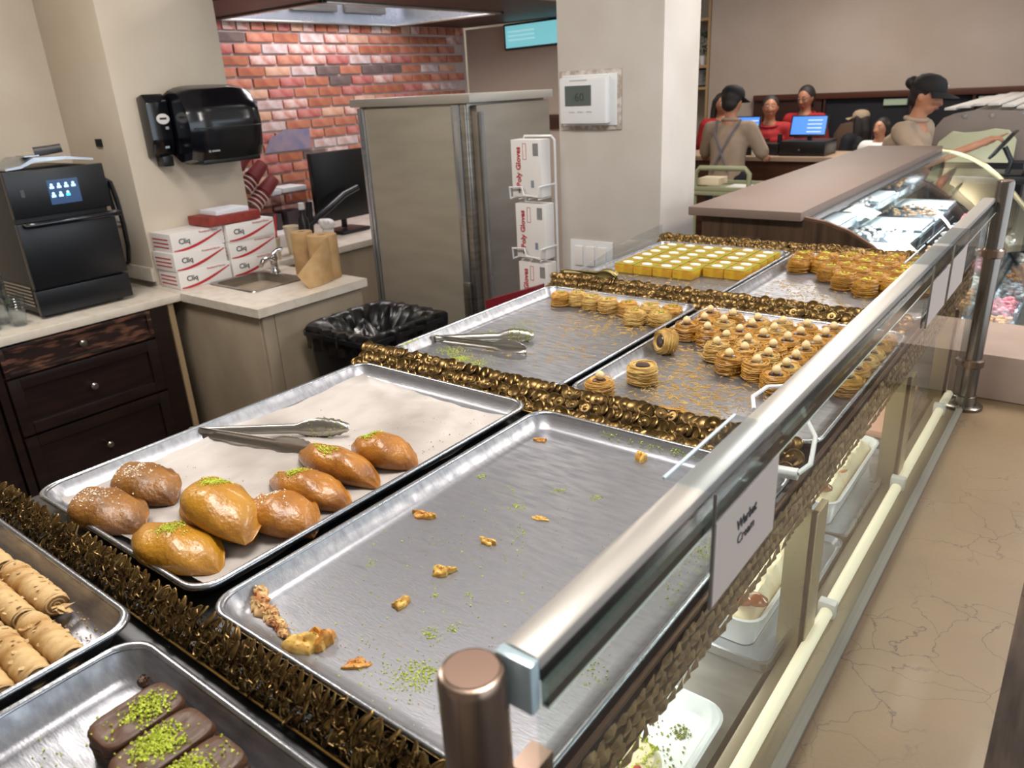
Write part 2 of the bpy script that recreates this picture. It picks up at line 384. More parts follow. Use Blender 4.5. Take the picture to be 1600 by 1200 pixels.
for r_ in range(2):
    for c_ in range(4):
        if (r_, c_) == (1, 3): continue
        y = 1.436+c_*.03; z = 1.463-r_*.036
        MB().box(OX+.002, OX+.0026, y-.009, y+.009, z-.012, z-.002).build('icon', ic if (r_, c_) != (1, 2) else mat('teal icon', '#46d8e8', .3, emit='#3ac8e0', estr=1.2), sc)
        MB().cyl((OX+.002, y, z+.004), .006, .0008, 10, 'x').build('icon', ic, sc)
MB().box(OX, OX+.001, 1.31, 1.325, 1.43, 1.46).build('badge', mat('grey mark', '#4a4a4e', .5), ov)
for y in (OY0+.04, OY1-.04):
    for x in (-4.1, -3.66): MB().cyl((x, y, .91), .015, .022, 10).build('foot', M_BLACK, ov)
# scoop on oven
sp = empty('steel_tray_lid', (-3.8, 1.45, 1.54), 0, 'bent stainless steel sheet lying on top of the black oven', 'tray')
MB().prism([(1.30, 1.545), (1.36, 1.552), (1.42, 1.58), (1.55, 1.575), (1.665, 1.556), (1.665, 1.548), (1.55, 1.562), (1.42, 1.562), (1.36, 1.541), (1.30, 1.537)], 'x', -3.95, -3.66).build('sheet', M_STEELH, sp)
hd = empty('grey_handled_scraper', (-3.75, 1.5, 1.58), 0, 'dark grey rounded handle resting on the steel sheet above the oven', 'utensil')
MB().tube([(-3.72, 1.45, 1.600), (-3.70, 1.50, 1.604), (-3.68, 1.55, 1.610)], [.02, .019, .018], 14).build('grip', mat('grey grip', '#3c3c3e', .5), hd)
MB().box(-3.79, -3.70, 1.40, 1.46, 1.583, 1.588).build('blade', M_STEELH, hd)
# cord + outlet
ol = empty('wall_outlet', (-3.98, 1.865, 1.26), 0, 'white wall outlet behind the oven on the beige pillar', 'outlet')
MB().box(-4.02, -3.945, 1.862, 1.869, 1.2, 1.318, bev=.002).build('cover_plate', M_WHITEP, ol)
for z in (1.235, 1.285): MB().box(-4.0, -3.965, 1.858, 1.862, z-.014, z+.014, bev=.001).build('socket', M_WHITE, ol)
co = MB().tube([(-3.98, 1.852, 1.285), (-3.97, 1.84, 1.33), (-3.96, 1.835, 1.41), (-3.955, 1.84, 1.435), (-3.95, 1.85, 1.42), (-3.93, 1.852, 1.34), (-3.92, 1.852, 1.22), (-3.92, 1.85, 1.1), (-3.93, 1.84, 1.02), (-3.95, 1.81, 1.0), (-3.98, 1.75, 1.02), (-4.02, 1.69, 1.04)], .011, 8)
tag(co.build('power_cord', M_BLACK), 'thick black power cord looping beside the oven', 'cord')
# clear cups and green box at left edge
for i, (x, y, hh) in enumerate(((-3.62, 1.075, .17), (-3.70, 1.14, .21), (-3.60, 1.17, .13), (-3.76, 1.05, .24))):
    c = MB().lathe([(.026, 0), (.028, .002), (.042, hh), (.044, hh), (.0435, hh+.004), (.040, hh+.002), (.0255, .004)], (x, y, .911), 18)
    for k in range(5): c.lathe([(.0425, hh-.01-k*.012), (.0445, hh-.006-k*.012), (.0425, hh-.003-k*.012)], (x, y, .911), 18)
    tag(c.build('plastic_cup', M_ACR), ['clear plastic cup stack right behind the green box', 'taller clear plastic cup stack next to the oven side', 'short clear plastic cup nearest the oven corner', 'tallest clear cup stack at the left picture edge'][i], 'cup', 'clear plastic cups beside the oven')
gb = empty('green_box', (-3.5, 1.04, .91), 0, 'small light green carton on the worktop at the left edge', 'box')
MB().box(-3.60, -3.505, .98, 1.055, .911, .975, bev=.002).build('carton', mat('green card', '#86b03c', .6), gb)
MB().cyl((-3.5055, 1.03, .93), .011, .001, 14, 'x').build('printed_mark', M_INK, gb)

# ============================================================ SINK UNIT
su = empty('sink_unit', (-3.3, 2.15, 0), 0, 'beige scuffed panelled sink unit with a pale stone top and small steel basin', 'cabinet')
b = MB().box(-3.745, -2.885, 1.865, 2.46, 0, .868); b.build('carcass', M_PLY, su)
for (a, c) in ((1.867, 1.93), (1.933, 2.456)): MB().box(-2.885, -2.878, a, c, .02, .86, bev=.002).build('panel', M_PLY, su)
MB().box(-3.74, -2.89, 1.858, 1.865, .02, .86, bev=.002).build('panel', M_PLY, su)
t = MB()   # top with a hole for the basin
HX0, HX1, HY0, HY1 = -3.50, -3.15, 2.03, 2.32
t.box(-3.748, HX0, 1.835, 2.475, .87, .91); t.box(HX1, -2.85, 1.835, 2.475, .87, .91); t.box(HX0, HX1, 1.835, HY0, .87, .91); t.box(HX0, HX1, HY1, 2.475, .87, .91)
t.build('stone_top', M_QUARTZ, su)
bs = MB()
def ring(x0, x1, y0, y1, z, r, n=5):
    P = []
    for cx, cy, a in ((x1-r, y1-r, 0), (x0+r, y1-r, 90), (x0+r, y0+r, 180), (x1-r, y0+r, 270)):
        for k in range(n+1): P.append(Vector((cx+r*math.cos(R(a+90*k/n)), cy+r*math.sin(R(a+90*k/n)), z)))
    return P
def loft(mb, rings, close_end=True, close_start=False):
    V = [mb._v(r) for r in rings]; n = len(V[0])
    for a, c in zip(V, V[1:]):
        for k in range(n): mb.face([a[k], a[(k+1) % n], c[(k+1) % n], c[k]])
    if close_end: mb.face(V[-1])
    if close_start: mb.face(V[0][::-1])
    return mb
loft(bs, [ring(HX0-.02, HX1+.02, HY0-.02, HY1+.02, .911, .03), ring(HX0-.018, HX1+.018, HY0-.018, HY1+.018, .915, .03), ring(HX0+.004, HX1-.004, HY0+.004, HY1-.004, .913, .04), ring(HX0+.01, HX1-.01, HY0+.01, HY1-.01, .78, .04), ring(HX0+.04, HX1-.04, HY0+.04, HY1-.04, .765, .03)])
bs.build('basin', M_STEEL, su)
fa = empty('tap', (-3.46, 2.34, .91), 0, 'small chrome tap behind the basin by the glove boxes', 'tap')
CH = mat('chrome', '#d5d8dc', .08, 1)
MB().lathe([(.028, 0), (.028, .01), (.02, .02), (.017, .06), (.024, .075), (.02, .095), (0, .1)], (-3.40, 2.335, .911), 18).build('tap_body', CH, fa)
MB().tube([(-3.40, 2.33, .98), (-3.38, 2.29, 1.0), (-3.36, 2.24, .995), (-3.35, 2.22, .975)], [.014, .013, .012, .012], 12).build('spout', CH, fa)
MB().tube([(-3.40, 2.335, 1.01), (-3.39, 2.36, 1.03), (-3.38, 2.385, 1.03)], [.013, .01, .012], 12).build('lever', CH, fa)

# ------------ glove cartons (white with a red swoosh)
def carton(x1, y0, wy, dx, z0, hz, label, rz=0.):
    c = empty('glove_carton', (x1, y0, z0), rz, label, 'box', 'white glove cartons stacked by the sink')
    mt = pm(c)
    def L_(a): return mt @ Vector(a)
    bb = MB(); bb.box(-dx, 0, 0, wy, 0, hz, mtx=mt, bev=.0015); bb.build('carton', M_WHITE, c)
    sw = MB(); n = 14   # swoosh on the front
    top, bot = [], []
    for k in range(n+1):
        t_ = k/n; y = wy*(.02+.96*t_); z = hz*(.18+.12*math.cos(t_*PI*1.0+2.4)*1.2+.55*t_**1.6*.9)
        th = hz*(.03+.05*math.sin(PI*t_))
        top.append((.0008, y, z+th)); bot.append((.0008, y, z-th))
    A = sw._v([L_(p) for p in top]); B = sw._v([L_(p) for p in bot])
    for k in range(n): sw.face([B[k], B[k+1], A[k+1], A[k]])
    sw.build('printed_swoosh', M_RED, c, fix=False)
    rt = mt.to_3x3() @ FX
    lettering('Cliq', hz*.42, L_((.001, wy*.24, hz*.52)), rt, M_INK, c, bold=.0006)
    lettering('Powdered Gloves', hz*.16, L_((.001, wy*.72, hz*.86)), rt, M_RED, c)
    sd = MB(); mt2 = mt
    for k in range(3): sd.box(-dx*.9, -dx*.15, -.0008, 0, hz*(.2+.22*k), hz*(.27+.22*k), mtx=mt)
    sd.build('printed_lines', M_RED, c)
    return c
HZ = .088
rows = [('lowest', .9112), ('second', .9112+HZ+.001), ('third', .9112+2*(HZ+.001))]
for lv, (nm, z) in enumerate(rows):
    carton(-3.53+rnd(-.006, .006)-(.02 if lv == 2 else 0), 1.868+rnd(0, .01)+(.015 if lv == 2 else 0), .285, .19, z, HZ, 'white glove carton with red swoosh, %s from the bottom of the left stack' % nm, rnd(-.02, .02))
    carton(-3.53+rnd(-.006, .006), 2.172+rnd(-.004, .004), .285, .19, z, HZ, 'white glove carton with red swoosh, %s from the bottom of the right stack' % nm, rnd(-.02, .02))
rb = empty('red_carton', (-3.6, 2.1, 1.18), 0, 'open red carton with white sheets lying on top of the glove cartons', 'box')
mt = Matrix.Translation((-3.53, 2.09, 1.182))
q = MB(); q.box(-.19, 0, 0, .30, 0, .045, mtx=mt, bev=.001); q.build('carton', mat('deep red card', '#7e2a25', .6, col2='#93362c', nscale=30), rb)
MB().box(-.17, -.02, .06, .25, .046, .07, mtx=mt, bev=.003).build('paper_sheets', mat('white sheets', '#dfe2ea', .6), rb)

# ------------ paper rolls
def roll(x, y, z, r, hgt, label, tail=False):
    e = empty('paper_towel_roll', (x, y, z), 0, label, 'paper roll', 'kraft paper towel rolls by the sink')
    MB().lathe([(.02, .012), (.021, 0), (r-.002, 0), (r, .003), (r, hgt-.003), (r-.002, hgt), (.021, hgt), (.02, hgt-.012)], (x, y, z), 32).build('paper', M_KRAFT, e)
    MB().lathe([(.0195, .004), (.0195, hgt-.004), (.0175, hgt-.004), (.0175, .004)], (x, y, z), 20).build('core', mat('grey card', '#8c7458', .8), e)
    if tail:
        def fn(u, v):   # sheet leaving the roll tangentially and falling to the left
            yy = y-.01-.20*u; zz_ = z+.002+(hgt-.002)*v*(1-.75*u**1.4)
            xx = x+r*.96+.02*math.sin(u*PI)-.03*v*u+.05*u*(1-v)
            return Vector((xx, yy, zz_))
        MB().shell(fn, 14, 6).build('loose_sheet', M_KRAFT, e, fix=False)
roll(-3.06, 2.40, .911, .073, .215, 'thick kraft paper towel roll in front with its loose end hanging down', True)
roll(-3.24, 2.415, .911, .055, .215, 'second kraft paper roll partly hidden behind the front roll')

# ------------ soap + towel dispensers on the beige pillar
PX = -3.75
sd = empty('soap_dispenser', (PX, 2.02, 1.65), 0, 'narrow gloss black soap dispenser with an oval white badge', 'dispenser')
o = MB().prism([(PX, 1.80), (PX+.055, 1.815), (PX+.085, 1.78), (PX+.085, 1.60), (PX+.06, 1.53), (PX, 1.52)], 'y', 1.965, 2.075, bev=.01)
o.build('housing', M_BLACKG, sd)
MB().box(PX+.01, PX+.075, 2.0, 2.055, 1.48, 1.53, bev=.008).build('nozzle', M_BLACK, sd)
MB().lathe([(.030, 0), (.030, .002), (0, .003)], (PX+.085, 2.035, 1.70), 24, Matrix.Rotation(PI/2, 3, 'Y') @ Matrix.Diagonal((.8, 1.1, 1))).build('badge', M_WHITE, sd)
MB().box(PX+.0875, PX+.0885, 2.018, 2.052, 1.697, 1.706).build('badge_print', M_INK, sd)
MB().box(PX+.084, PX+.087, 2.04, 2.056, 1.652, 1.664).build('indicator', mat('grey lens', '#a8a8ac', .3), sd)
MB().box(PX+.07, PX+.0775, 2.025, 2.045, 1.565, 1.575).build('indicator', mat('blue grey lens', '#9fb6c2', .3), sd)
td = empty('towel_dispenser', (PX, 2.28, 1.65), 0, 'large rounded black roll towel dispenser on the beige pillar', 'dispenser')
prof = [(PX, 1.81), (PX+.10, 1.845), (PX+.18, 1.825), (PX+.235, 1.75), (PX+.25, 1.66), (PX+.235, 1.55), (PX+.21, 1.49), (PX+.10, 1.475), (PX, 1.53)]
def fn(u, v):
    i = u*(len(prof)-1); k = min(int(i), len(prof)-2); f_ = i-k
    a = Vector(prof[k]).lerp(Vector(prof[k+1]), f_)
    s_ = abs(2*v-1); sh = 1-.10*s_**5
    c0 = Vector((PX, 1.655))
    p = c0+(a-c0)*sh
    return Vector((max(p.x, PX), 2.085+.40*v, p.y))
o = MB().shell(fn, 25, 15)
for v_ in (0, 1): o.face(o._v([fn(i/24, v_) for i in range(25)]))
o.build('cover', mat('smoked black plastic', '#0d0e14', .18, coat=.3), td, ang=50)
MB().box(PX+.05, PX+.213, 2.13, 2.455, 1.478, 1.50, bev=.004).build('outlet_slot', M_BLACK, td)
MB().tube([(PX+.245, 2.10, 1.648), (PX+.252, 2.28, 1.648), (PX+.245, 2.47, 1.648)], .003, 6).build('cover_seam', mat('seam grey', '#2d2f36', .3), td)
MB().cyl((PX+.231, 2.16, 1.54), .006, .004, 12, 'x').build('logo_disc', mat('grey print', '#8e8f94', .5), td)
MB().box(PX+.2315, PX+.2345, 2.172, 2.215, 1.536, 1.544).build('logo_print', mat('grey print', '#8e8f94', .5), td)

# ============================================================ FRIDGE, BIN, PILLAR FITTINGS
fg = empty('steel_cabinet', (-2.83, 3.17, 0), 0, 'tall grey stainless steel cabinet with overhanging top trim behind the waste bin', 'fridge')
FX0, FX1, FY0, FY1, FZ = -3.20, -2.46, 2.87, 3.50, 1.74
MB().box(FX0, FX1, FY0, FY1, .1, FZ-.04, bev=.004).build('body', M_STEEL, fg)
MB().box(FX0+.045, FX1-.085, FY0-.012, FY0, .16, FZ-.05, bev=.003).build('side_panel', mat('brushed grey sheet', '#b0a899', .42, .35, col2='#a69e8f', nscale=3, nstretch=(1, 1, 5), rvar=.04), fg)
for a, b in ((FX0, FX0+.022), (FX0+.026, FX0+.043), (FX1-.083, FX1-.035)):
    MB().box(a, b, FY0-.022, FY0-.002, .12, FZ-.045, bev=.006).build('edge_trim', M_STEELH, fg)
MB().box(FX1-.032, FX1, FY0-.015, FY0, .12, FZ-.045, bev=.002).build('edge_trim', M_STEEL, fg)
dr = MB().box(FX1, FX1+.035, FY0+.03, FY1, .16, FZ-.05, bev=.006).build('door', mat('dull steel door', '#968e83', .40, .6, col2='#8a8277', nscale=3, nstretch=(1, 1, 4)), fg)
MB().tube([(FX1+.05, FY0+.045, .2), (FX1+.05, FY0+.045, FZ-.08)], .009, 8).build('door_hinge_rod', M_STEELH, dr)
MB().box(FX1+.035, FX1+.037, 3.24, 3.265, 1.42, 1.445).build('lock_plate', M_BLACK, dr)
MB().box(FX0-.04, FX1+.045, FY0-.03, FY1+.02, FZ-.04, FZ, bev=.004).build('top_trim', mat('pale steel', '#b9b3aa', .4, .6), fg)
MB().box(FX1-.075, FX1-.03, FY0-.035, FY0-.02, .62, .84, bev=.004).build('latch_box', M_STEEL, fg)
for x in (FX0+.06, FX1-.06):
    for y in (FY0+.06, FY1-.06): MB().cyl((x, y, 0), .025, .1, 12).build('foot', M_BLACK, fg)

bn = empty('waste_bin', (-2.56, 2.24, 0), 0, 'black waste bin lined with a black bag between the sink unit and the case', 'bin')
bx, by = -2.56, 2.24
loft(MB(), [ring(bx-.17, bx+.17, by-.2, by+.2, .0, .05), ring(bx-.215, bx+.215, by-.245, by+.245, .76, .06), ring(bx-.23, bx+.23, by-.26, by+.26, .765, .06), ring(bx-.23, bx+.23, by-.26, by+.26, .785, .06), ring(bx-.208, bx+.208, by-.238, by+.238, .785, .05), ring(bx-.17, bx+.17, by-.2, by+.2, .03, .05)], True, True).build('bucket', M_BLACK, bn)
def bagf(u, v):
    a = 2*PI*u; cx, cy = math.cos(a), math.sin(a); p = 1/max(abs(cx), abs(cy))*.86+.14
    w_ = .008*math.sin(a*17+v*5)+.006*math.sin(a*29-v*8)
    if v < .3: rr = .245+w_; z = .70+.11*v/.3
    elif v < .45: rr = .245-.035*(v-.3)/.15+w_; z = .81-.004*(v-.3)
    else: rr = .205-.15*((v-.45)/.55)**.8+w_*1.5; z = .808-.30*((v-.45)/.55)
    return Vector((bx+cx*p*rr*.92, by+cy*p*rr*1.03, z))
MB().shell(bagf, 90, 16, closeu=True).build('bin_liner', mat('black bag film', '#0b0b0d', .28), bn, fix=False)
def crump(u, v):
    a = 2*PI*u
    r_ = .15*(1-v)*(1+.25*math.sin(a*3+1)+.15*math.sin(a*7+v*9))
    return Vector((bx-.04+r_*math.cos(a)*.9, by-.03+r_*math.sin(a), .60+.19*v**.7+.02*math.sin(a*5+v*7)))
tag(MB().shell(crump, 30, 8, closeu=True).build('crumpled_plastic', glass('milky film', (.55, .55, .55), .2, 1.5, .12), bn), 'crumpled clear plastic film sticking out')

# wire rack with glove boxes at the left side of the pillar
RX = -1.875
rk = empty('wire_rack', (-1.955, 2.74, 1.0), 0, 'white wire rack holding three glove boxes beside the white pillar', 'rack')
def wire(pts, r=.0045, nm='wire'): MB().tube(pts, r, 8).build(nm, M_WHITEP, rk)
wire([(-2.035, 2.735, .80), (-2.04, 2.735, 1.54), (-2.03, 2.735, 1.562), (-1.89, 2.735, 1.562), (-1.874, 2.735, 1.545), (-1.872, 2.735, .80)], .0055)
def gbox(z0, x0, lab):
    b_ = empty('glove_box', (x0+.07, 2.68, z0), 0, lab, 'box', 'poly glove boxes in the wire rack')
    MB().box(x0, x0+.155, 2.655, 2.725, z0, z0+.235, bev=.002).build('carton', M_WHITE, b_)
    rot = FY @ Matrix.Rotation(PI/2, 3, 'Z')
    lettering('Poly Gloves', .034, (x0+.038, 2.6535, z0+.125), rot, M_RED, b_, bold=.0008, sx=1)
    o_ = MB()
    for a, c, d, e in ((x0+.062, x0+.0635, z0+.155, z0+.22), (x0+.0785, x0+.08, z0+.155, z0+.22), (x0+.062, x0+.08, z0+.155, z0+.157), (x0+.062, x0+.08, z0+.218, z0+.22)): o_.box(a, c, 2.654, 2.655, d, e)
    o_.build('printed_frame', M_RED, b_)
    lettering('PF', .018, (x0+.04, 2.6535, z0+.025), FY @ Matrix.Rotation(PI/2, 3, 'Z'), M_INK, b_)
    bc = MB()
    for k in range(8): bc.box(x0+.115+k*.0035, x0+.1165+k*.0035, 2.654, 2.655, z0+.17, z0+.22)
    bc.build('bar_code', M_INK, b_)
    MB().box(x0+.1, x0+.115, 2.654, 2.655, z0+.04, z0+.07).build('printed_hand', mat('grey blue print', '#7f8a98', .6), b_)
for i, (z0, x0) in enumerate(((1.318, -2.045), (1.055, -2.035), (.80, -2.03))):
    gbox(z0, x0, ['white poly glove box with red lettering in the top of the wire rack', 'white poly glove box with red lettering in the middle of the wire rack', 'lowest white poly glove box in the wire rack, half hidden by the tray'][i])
    wire([(-2.05, 2.73, z0-.006), (-2.05, 2.645, z0-.006), (-2.05, 2.64, z0+.04), (-1.985, 2.64, z0+.045), (-1.975, 2.64, z0+.01), (-1.90, 2.64, z0+.005), (-1.895, 2.64, z0+.045), (-1.88, 2.645, z0+.05), (-1.875, 2.735, z0+.05)], .0045)
    for x in (-2.0, -1.95, -1.9): wire([(x, 2.64, z0-.006), (x, 2.735, z0-.006)], .0025)
rp = MB().prism([(-2.16, .86), (-1.88, .955), (-1.88, .90), (-2.16, .82)], 'y', 2.56, 2.635)
tag(rp.build('red_tray', mat('dark red plastic', '#7d1f2c', .4)), 'dark red plastic tray edge behind the far end of the left tray', 'tray')

th = empty('thermostat', (-1.70, 2.75, 1.70), 0, 'white wall thermostat with grey screen on the white pillar', 'thermostat')
MB().box(-1.848, -1.562, 2.744, 2.75, 1.583, 1.808, bev=.003).build('wall_patch', mat('taped edge', '#a8998c', .7, col2='#d0c8c0', nscale=40, contrast=(.4, .6)), th)
MB().box(-1.83, -1.578, 2.738, 2.745, 1.60, 1.792, bev=.003).build('back_plate', M_WHITEP, th)
MB().box(-1.822, -1.605, 2.70, 2.74, 1.608, 1.785, bev=.012).build('housing', M_WHITEP, th)
MB().box(-1.792, -1.672, 2.697, 2.7005, 1.678, 1.752).build('screen', mat('lcd grey green', '#525a55', .25, emit='#59635c', estr=.12), th)
lettering('60', .045, (-1.725, 2.6965, 1.708), FY, mat('lcd digits', '#39403b', .5), th)
for k in range(3): MB().box(-1.775+k*.04, -1.75+k*.04, 2.698, 2.7005, 1.652, 1.658, bev=.001).build('button', mat('pale grey button', '#bfc3c6', .4), th)
MB().box(-1.77, -1.69, 2.6985, 2.7003, 1.769, 1.774).build('printed_line', mat('pale grey button', '#bfc3c6', .4), th)
sw = empty('switch_plate', (-1.71, 2.75, 1.06), 0, 'white triple rocker switch plate low on the white pillar', 'switch')
MB().box(-1.81, -1.60, 2.742, 2.75, 1.0, 1.135, bev=.003).build('plate', M_WHITEP, sw)
for k in range(3): MB().box(-1.785+k*.058, -1.745+k*.058, 2.736, 2.743, 1.025, 1.11, bev=.003).build('rocker', M_WHITE, sw)

# ------------ counter under the brick wall and the things on it
kc = empty('kitchen_counter', (-4.1, 3.2, 0), 0, 'pale kitchen counter along the brick wall behind the pillar', 'counter')
MB().box(-4.50, -3.66, 2.49, 4.3, 0, .868).build('base', M_PLY, kc); MB().box(-4.505, -3.64, 2.485, 4.32, .87, .91, bev=.004).build('top', M_QUARTZ, kc)
mo = empty('monitor', (-4.0, 3.32, .91), 0, 'large black flat screen standing on the counter left of the steel cabinet', 'monitor')
MB().box(-4.02, -3.98, 3.12, 3.62, 1.0, 1.435, bev=.006).build('screen', mat('dead screen', '#030304', .35), mo)
MB().tube([(-4.04, 3.37, .94), (-4.03, 3.37, 1.1)], .02, 10).build('stem', M_BLACK, mo)
MB().box(-4.12, -3.92, 3.25, 3.49, .911, .935, bev=.006).build('stand', M_BLACK, mo)
MB().tube([(-3.93, 3.0, 1.02), (-3.90, 3.1, 1.08), (-3.9, 3.28, 1.17), (-3.9, 3.4, 1.2)], [.02, .024, .022, .02], 10).build('bracket_arm', M_BLACK, mo)
MB().tube([(-3.93, 3.02, 1.16), (-3.93, 3.0, .935)], .022, 10).build('bracket_post', M_BLACK, mo)
cam_ = empty('purple_poster_figure', (-4.49, 3.45, 1.5), 0, 'faded purple grey cut-out sheet taped on the brick wall above the screen', 'poster')
MB().prism([(3.16, 1.43), (3.55, 1.43), (3.55, 1.56), (3.35, 1.57), (3.22, 1.52)], 'x', -4.502, -4.498).build('sheet', mat('faded purple print', '#8d7a86', .6, col2='#6d6a86', nscale=12), cam_)
# canisters
def canister(y0, y1, z1, lab):
    c = empty('storage_canister', (-4.2, (y0+y1)/2, .911), 0, lab, 'container', 'clear storage canisters under the brick wall')
    MB().box(-4.28, -4.12, y0, y1, .912, z1-.03, bev=.01).build('jar', glass('smoky acrylic', (.75, .72, .72), .05, 1.4), c)
    MB().box(-4.27, -4.13, y0+.01, y1-.01, .918, .918+(z1-.93)*.55, bev=.005).build('contents', mat('dark contents', '#6b5f66', .8), c)
    MB().box(-4.285, -4.115, y0-.005, y1+.005, z1-.03, z1, bev=.006).build('lid', M_WHITEP, c)
canister(2.86, 2.96, 1.235, 'smaller clear canister with a white lid beside the stacked red cups')
canister(2.985, 3.16, 1.24, 'wider clear canister with a white lid under the brick wall')
# stacked red cups in a wall dispenser
CU = mat('maroon cup', '#7c2f30', .45); CS = mat('pale cup stripe', '#d8c8bf', .5)
for i, (y, z, n_) in enumerate(((2.70, 1.50, 3), (2.76, 1.40, 4), (2.80, 1.29, 5))):
    d = Vector((0, .78, .62)).normalized(); q_ = d.to_track_quat('Z', 'Y').to_matrix()
    e = empty('cup_stack', (-4.05, y, z), 0, ['topmost slanting stack of maroon cups on the brick wall', 'middle slanting stack of maroon cups on the brick wall', 'lowest slanting stack of maroon striped cups on the brick wall'][i], 'cups', 'maroon cup stacks')
    base = Vector((-4.05, y-.10, z-.12))
    for k in range(n_):
        c_ = MB().lathe([(.047, 0), (.049, .003), (.045, .006), (.037, .115), (0, .117)], base+d*(.028*k), 20, q_); c_.build('cup', CU, e)
        if k < n_-1: MB().lathe([(.0492, .0), (.0505, .004), (.0475, .008)], base+d*(.028*k), 20, q_).build('cup_rim', CS, e)
# cups + bottles behind the roll
c = empty('paper_cup', (-3.74, 2.70, .91), 0, 'tall beige paper cup behind the paper rolls', 'cup')
MB().lathe([(.028, 0), (.03, .003), (.043, .155), (.046, .157), (.044, .162), (.041, .158), (.027, .01)], (-3.74, 2.72, .911), 20).build('cup_body', mat('beige cup card', '#cfc0a4', .7), c)
c = empty('paper_cup', (-3.69, 2.56, .91), 0, 'small beige paper cup with a red straw beside the carton stack', 'cup')
MB().lathe([(.022, 0), (.024, .003), (.034, .12), (.036, .122), (.034, .126), (.032, .122), (.021, .01)], (-3.69, 2.56, .911), 18).build('cup_body', mat('beige cup card', '#cfc0a4', .7), c)
MB().tube([(-3.69, 2.565, .93), (-3.70, 2.60, 1.16)], .006, 8).build('straw', M_RED, c)
c = empty('pump_bottle', (-3.80, 2.83, .91), 0, 'black bottle with a white cap behind the tall paper cup', 'bottle')
MB().lathe([(.03, 0), (.034, .01), (.034, .17), (.016, .2), (.016, .23), (0, .232)], (-3.80, 2.86, .911), 18).build('bottle_body', M_BLACK, c)
MB().lathe([(.017, .231), (.019, .24), (.017, .27), (0, .272)], (-3.80, 2.86, .911), 14).build('cap', M_WHITEP, c)
c = MB().box(-4.12, -3.96, 2.70, 2.97, .9115, .99, bev=.004)
tag(c.build('white_carton', M_WHITE), 'plain white carton lying on the kitchen counter below the canisters', 'box')
c = MB().ball((-3.78, 3.02, 1.03), .045, .05, .035, 12)
for k in range(3): c.ball((-3.78+rnd(-.02, .02), 3.02+rnd(-.03, .03), 1.045), .022)
c.cyl((-3.78, 3.02, .911), .035, .09, 14)
tag(c.build('tissue_dispenser', M_WHITE), 'white tissue bunch standing behind the paper rolls', 'tissue')

# ------------ television on the side wall
tv = empty('television', (-4.1, 5.27, 2.1), 0, 'wall television with a pale cyan picture under the brown soffit', 'television')
mt = Matrix.Translation((-3.65, 5.27, 2.135)) @ Matrix.Rotation(R(-1), 4, 'Y')
MB().box(-.40, .42, -.03, .02, -.095, .095, mtx=mt, bev=.004).build('bezel', M_BLACK, tv)
MB().box(-.385, .40, -.0315, -.03, -.08, .08, mtx=mt).build('screen', mat('cyan screen', '#7fc7cf', .3, emit='#7cc9d2', estr=.75), tv)
for k in range(3): MB().box(-.36, -.1, -.0325, -.0315, .03-k*.03, .042-k*.03, mtx=mt).build('menu_line', mat('screen line', '#a9dfe4', .3, emit='#a9dfe4', estr=.7), tv)
tag(MB().box(-4.49, -3.06, 5.275, 5.299, 1.43, 1.54, bev=.003).build('wall_rail', M_BROWN), 'brown timber rail on the side wall behind the steel cabinet', 'rail')

# ============================================================ FRONT DISPLAY CASE (trays on top, refrigerated shelf below)
ZR = 1.22      # height of the tray rims
case = empty('display_case', (-.75, 1.1, 0), 0, 'low pastry display case with open tray top, lit glass front and pale stone ledge', 'counter')
MB().box(-1.275, -.279, -.35, 2.54, 1.155, 1.188, bev=.002).build('tray_deck', mat('dark steel deck', '#4a4a4c', .4, .8), case)
MB().box(-1.27, -1.235, -.35, 2.54, 0, 1.154).build('rear_panel', mat('rear panel dark', '#242427', .5), case)
MB().box(-1.234, -.212, -.35, 2.54, 0, .86).build('cabinet_base', mat('base brown laminate', '#4c3a30', .5), case)
MB().box(-1.234, -.3, 2.515, 2.54, .861, 1.154).build('end_panel', M_STEEL, case)
MB().box(-1.234, -.285, -.35, 2.514, .862, .895, bev=.002).build('lower_deck', mat('grey zinc shelf', '#9a9894', .4, .7, col2='#85827c', nscale=9, nstretch=(1, 3, 1), rvar=.06), case)
# uprights inside the glass
for k, y in enumerate((.16, 1.02, 1.655, 2.225)):
    u = MB(); u.box(-.292, -.250, y, y+.010, .895, 1.154); u.box(-.258, -.248, y, y+.05, .895, 1.154); u.build('upright', mat('champagne metal', '#a3987a', .35, .8), case)
# lower front rail and light tubes
MB().box(-.275, -.212, -.35, 2.25, .861, .903, bev=.004).build('front_rail', mat('champagne rail', '#8e8470', .35, .6), case)
for a, b in ((-.3, .58), (.60, 1.12), (1.14, 1.62), (1.66, 2.10), (2.12, 2.24)):
    MB().tube([(-.243, a, .9145), (-.243, b, .9145)], .0105, 12).build('light_tube', M_LED, case)
for y in (.59, 1.13, 1.64, 2.11): MB().box(-.258, -.230, y-.009, y+.009, .903, .932, bev=.002).build('tube_clip', M_WHITEP, case)
# glass front
MB().box(-.2085, -.2025, .27, 2.18, .91, 1.4195).build('front_glass', M_GLASSF, case)
MB().box(-.2115, -.195, -.35, 2.18, .904, .912).build('glass_channel', mat('grey seal', '#6e695f', .5), case)
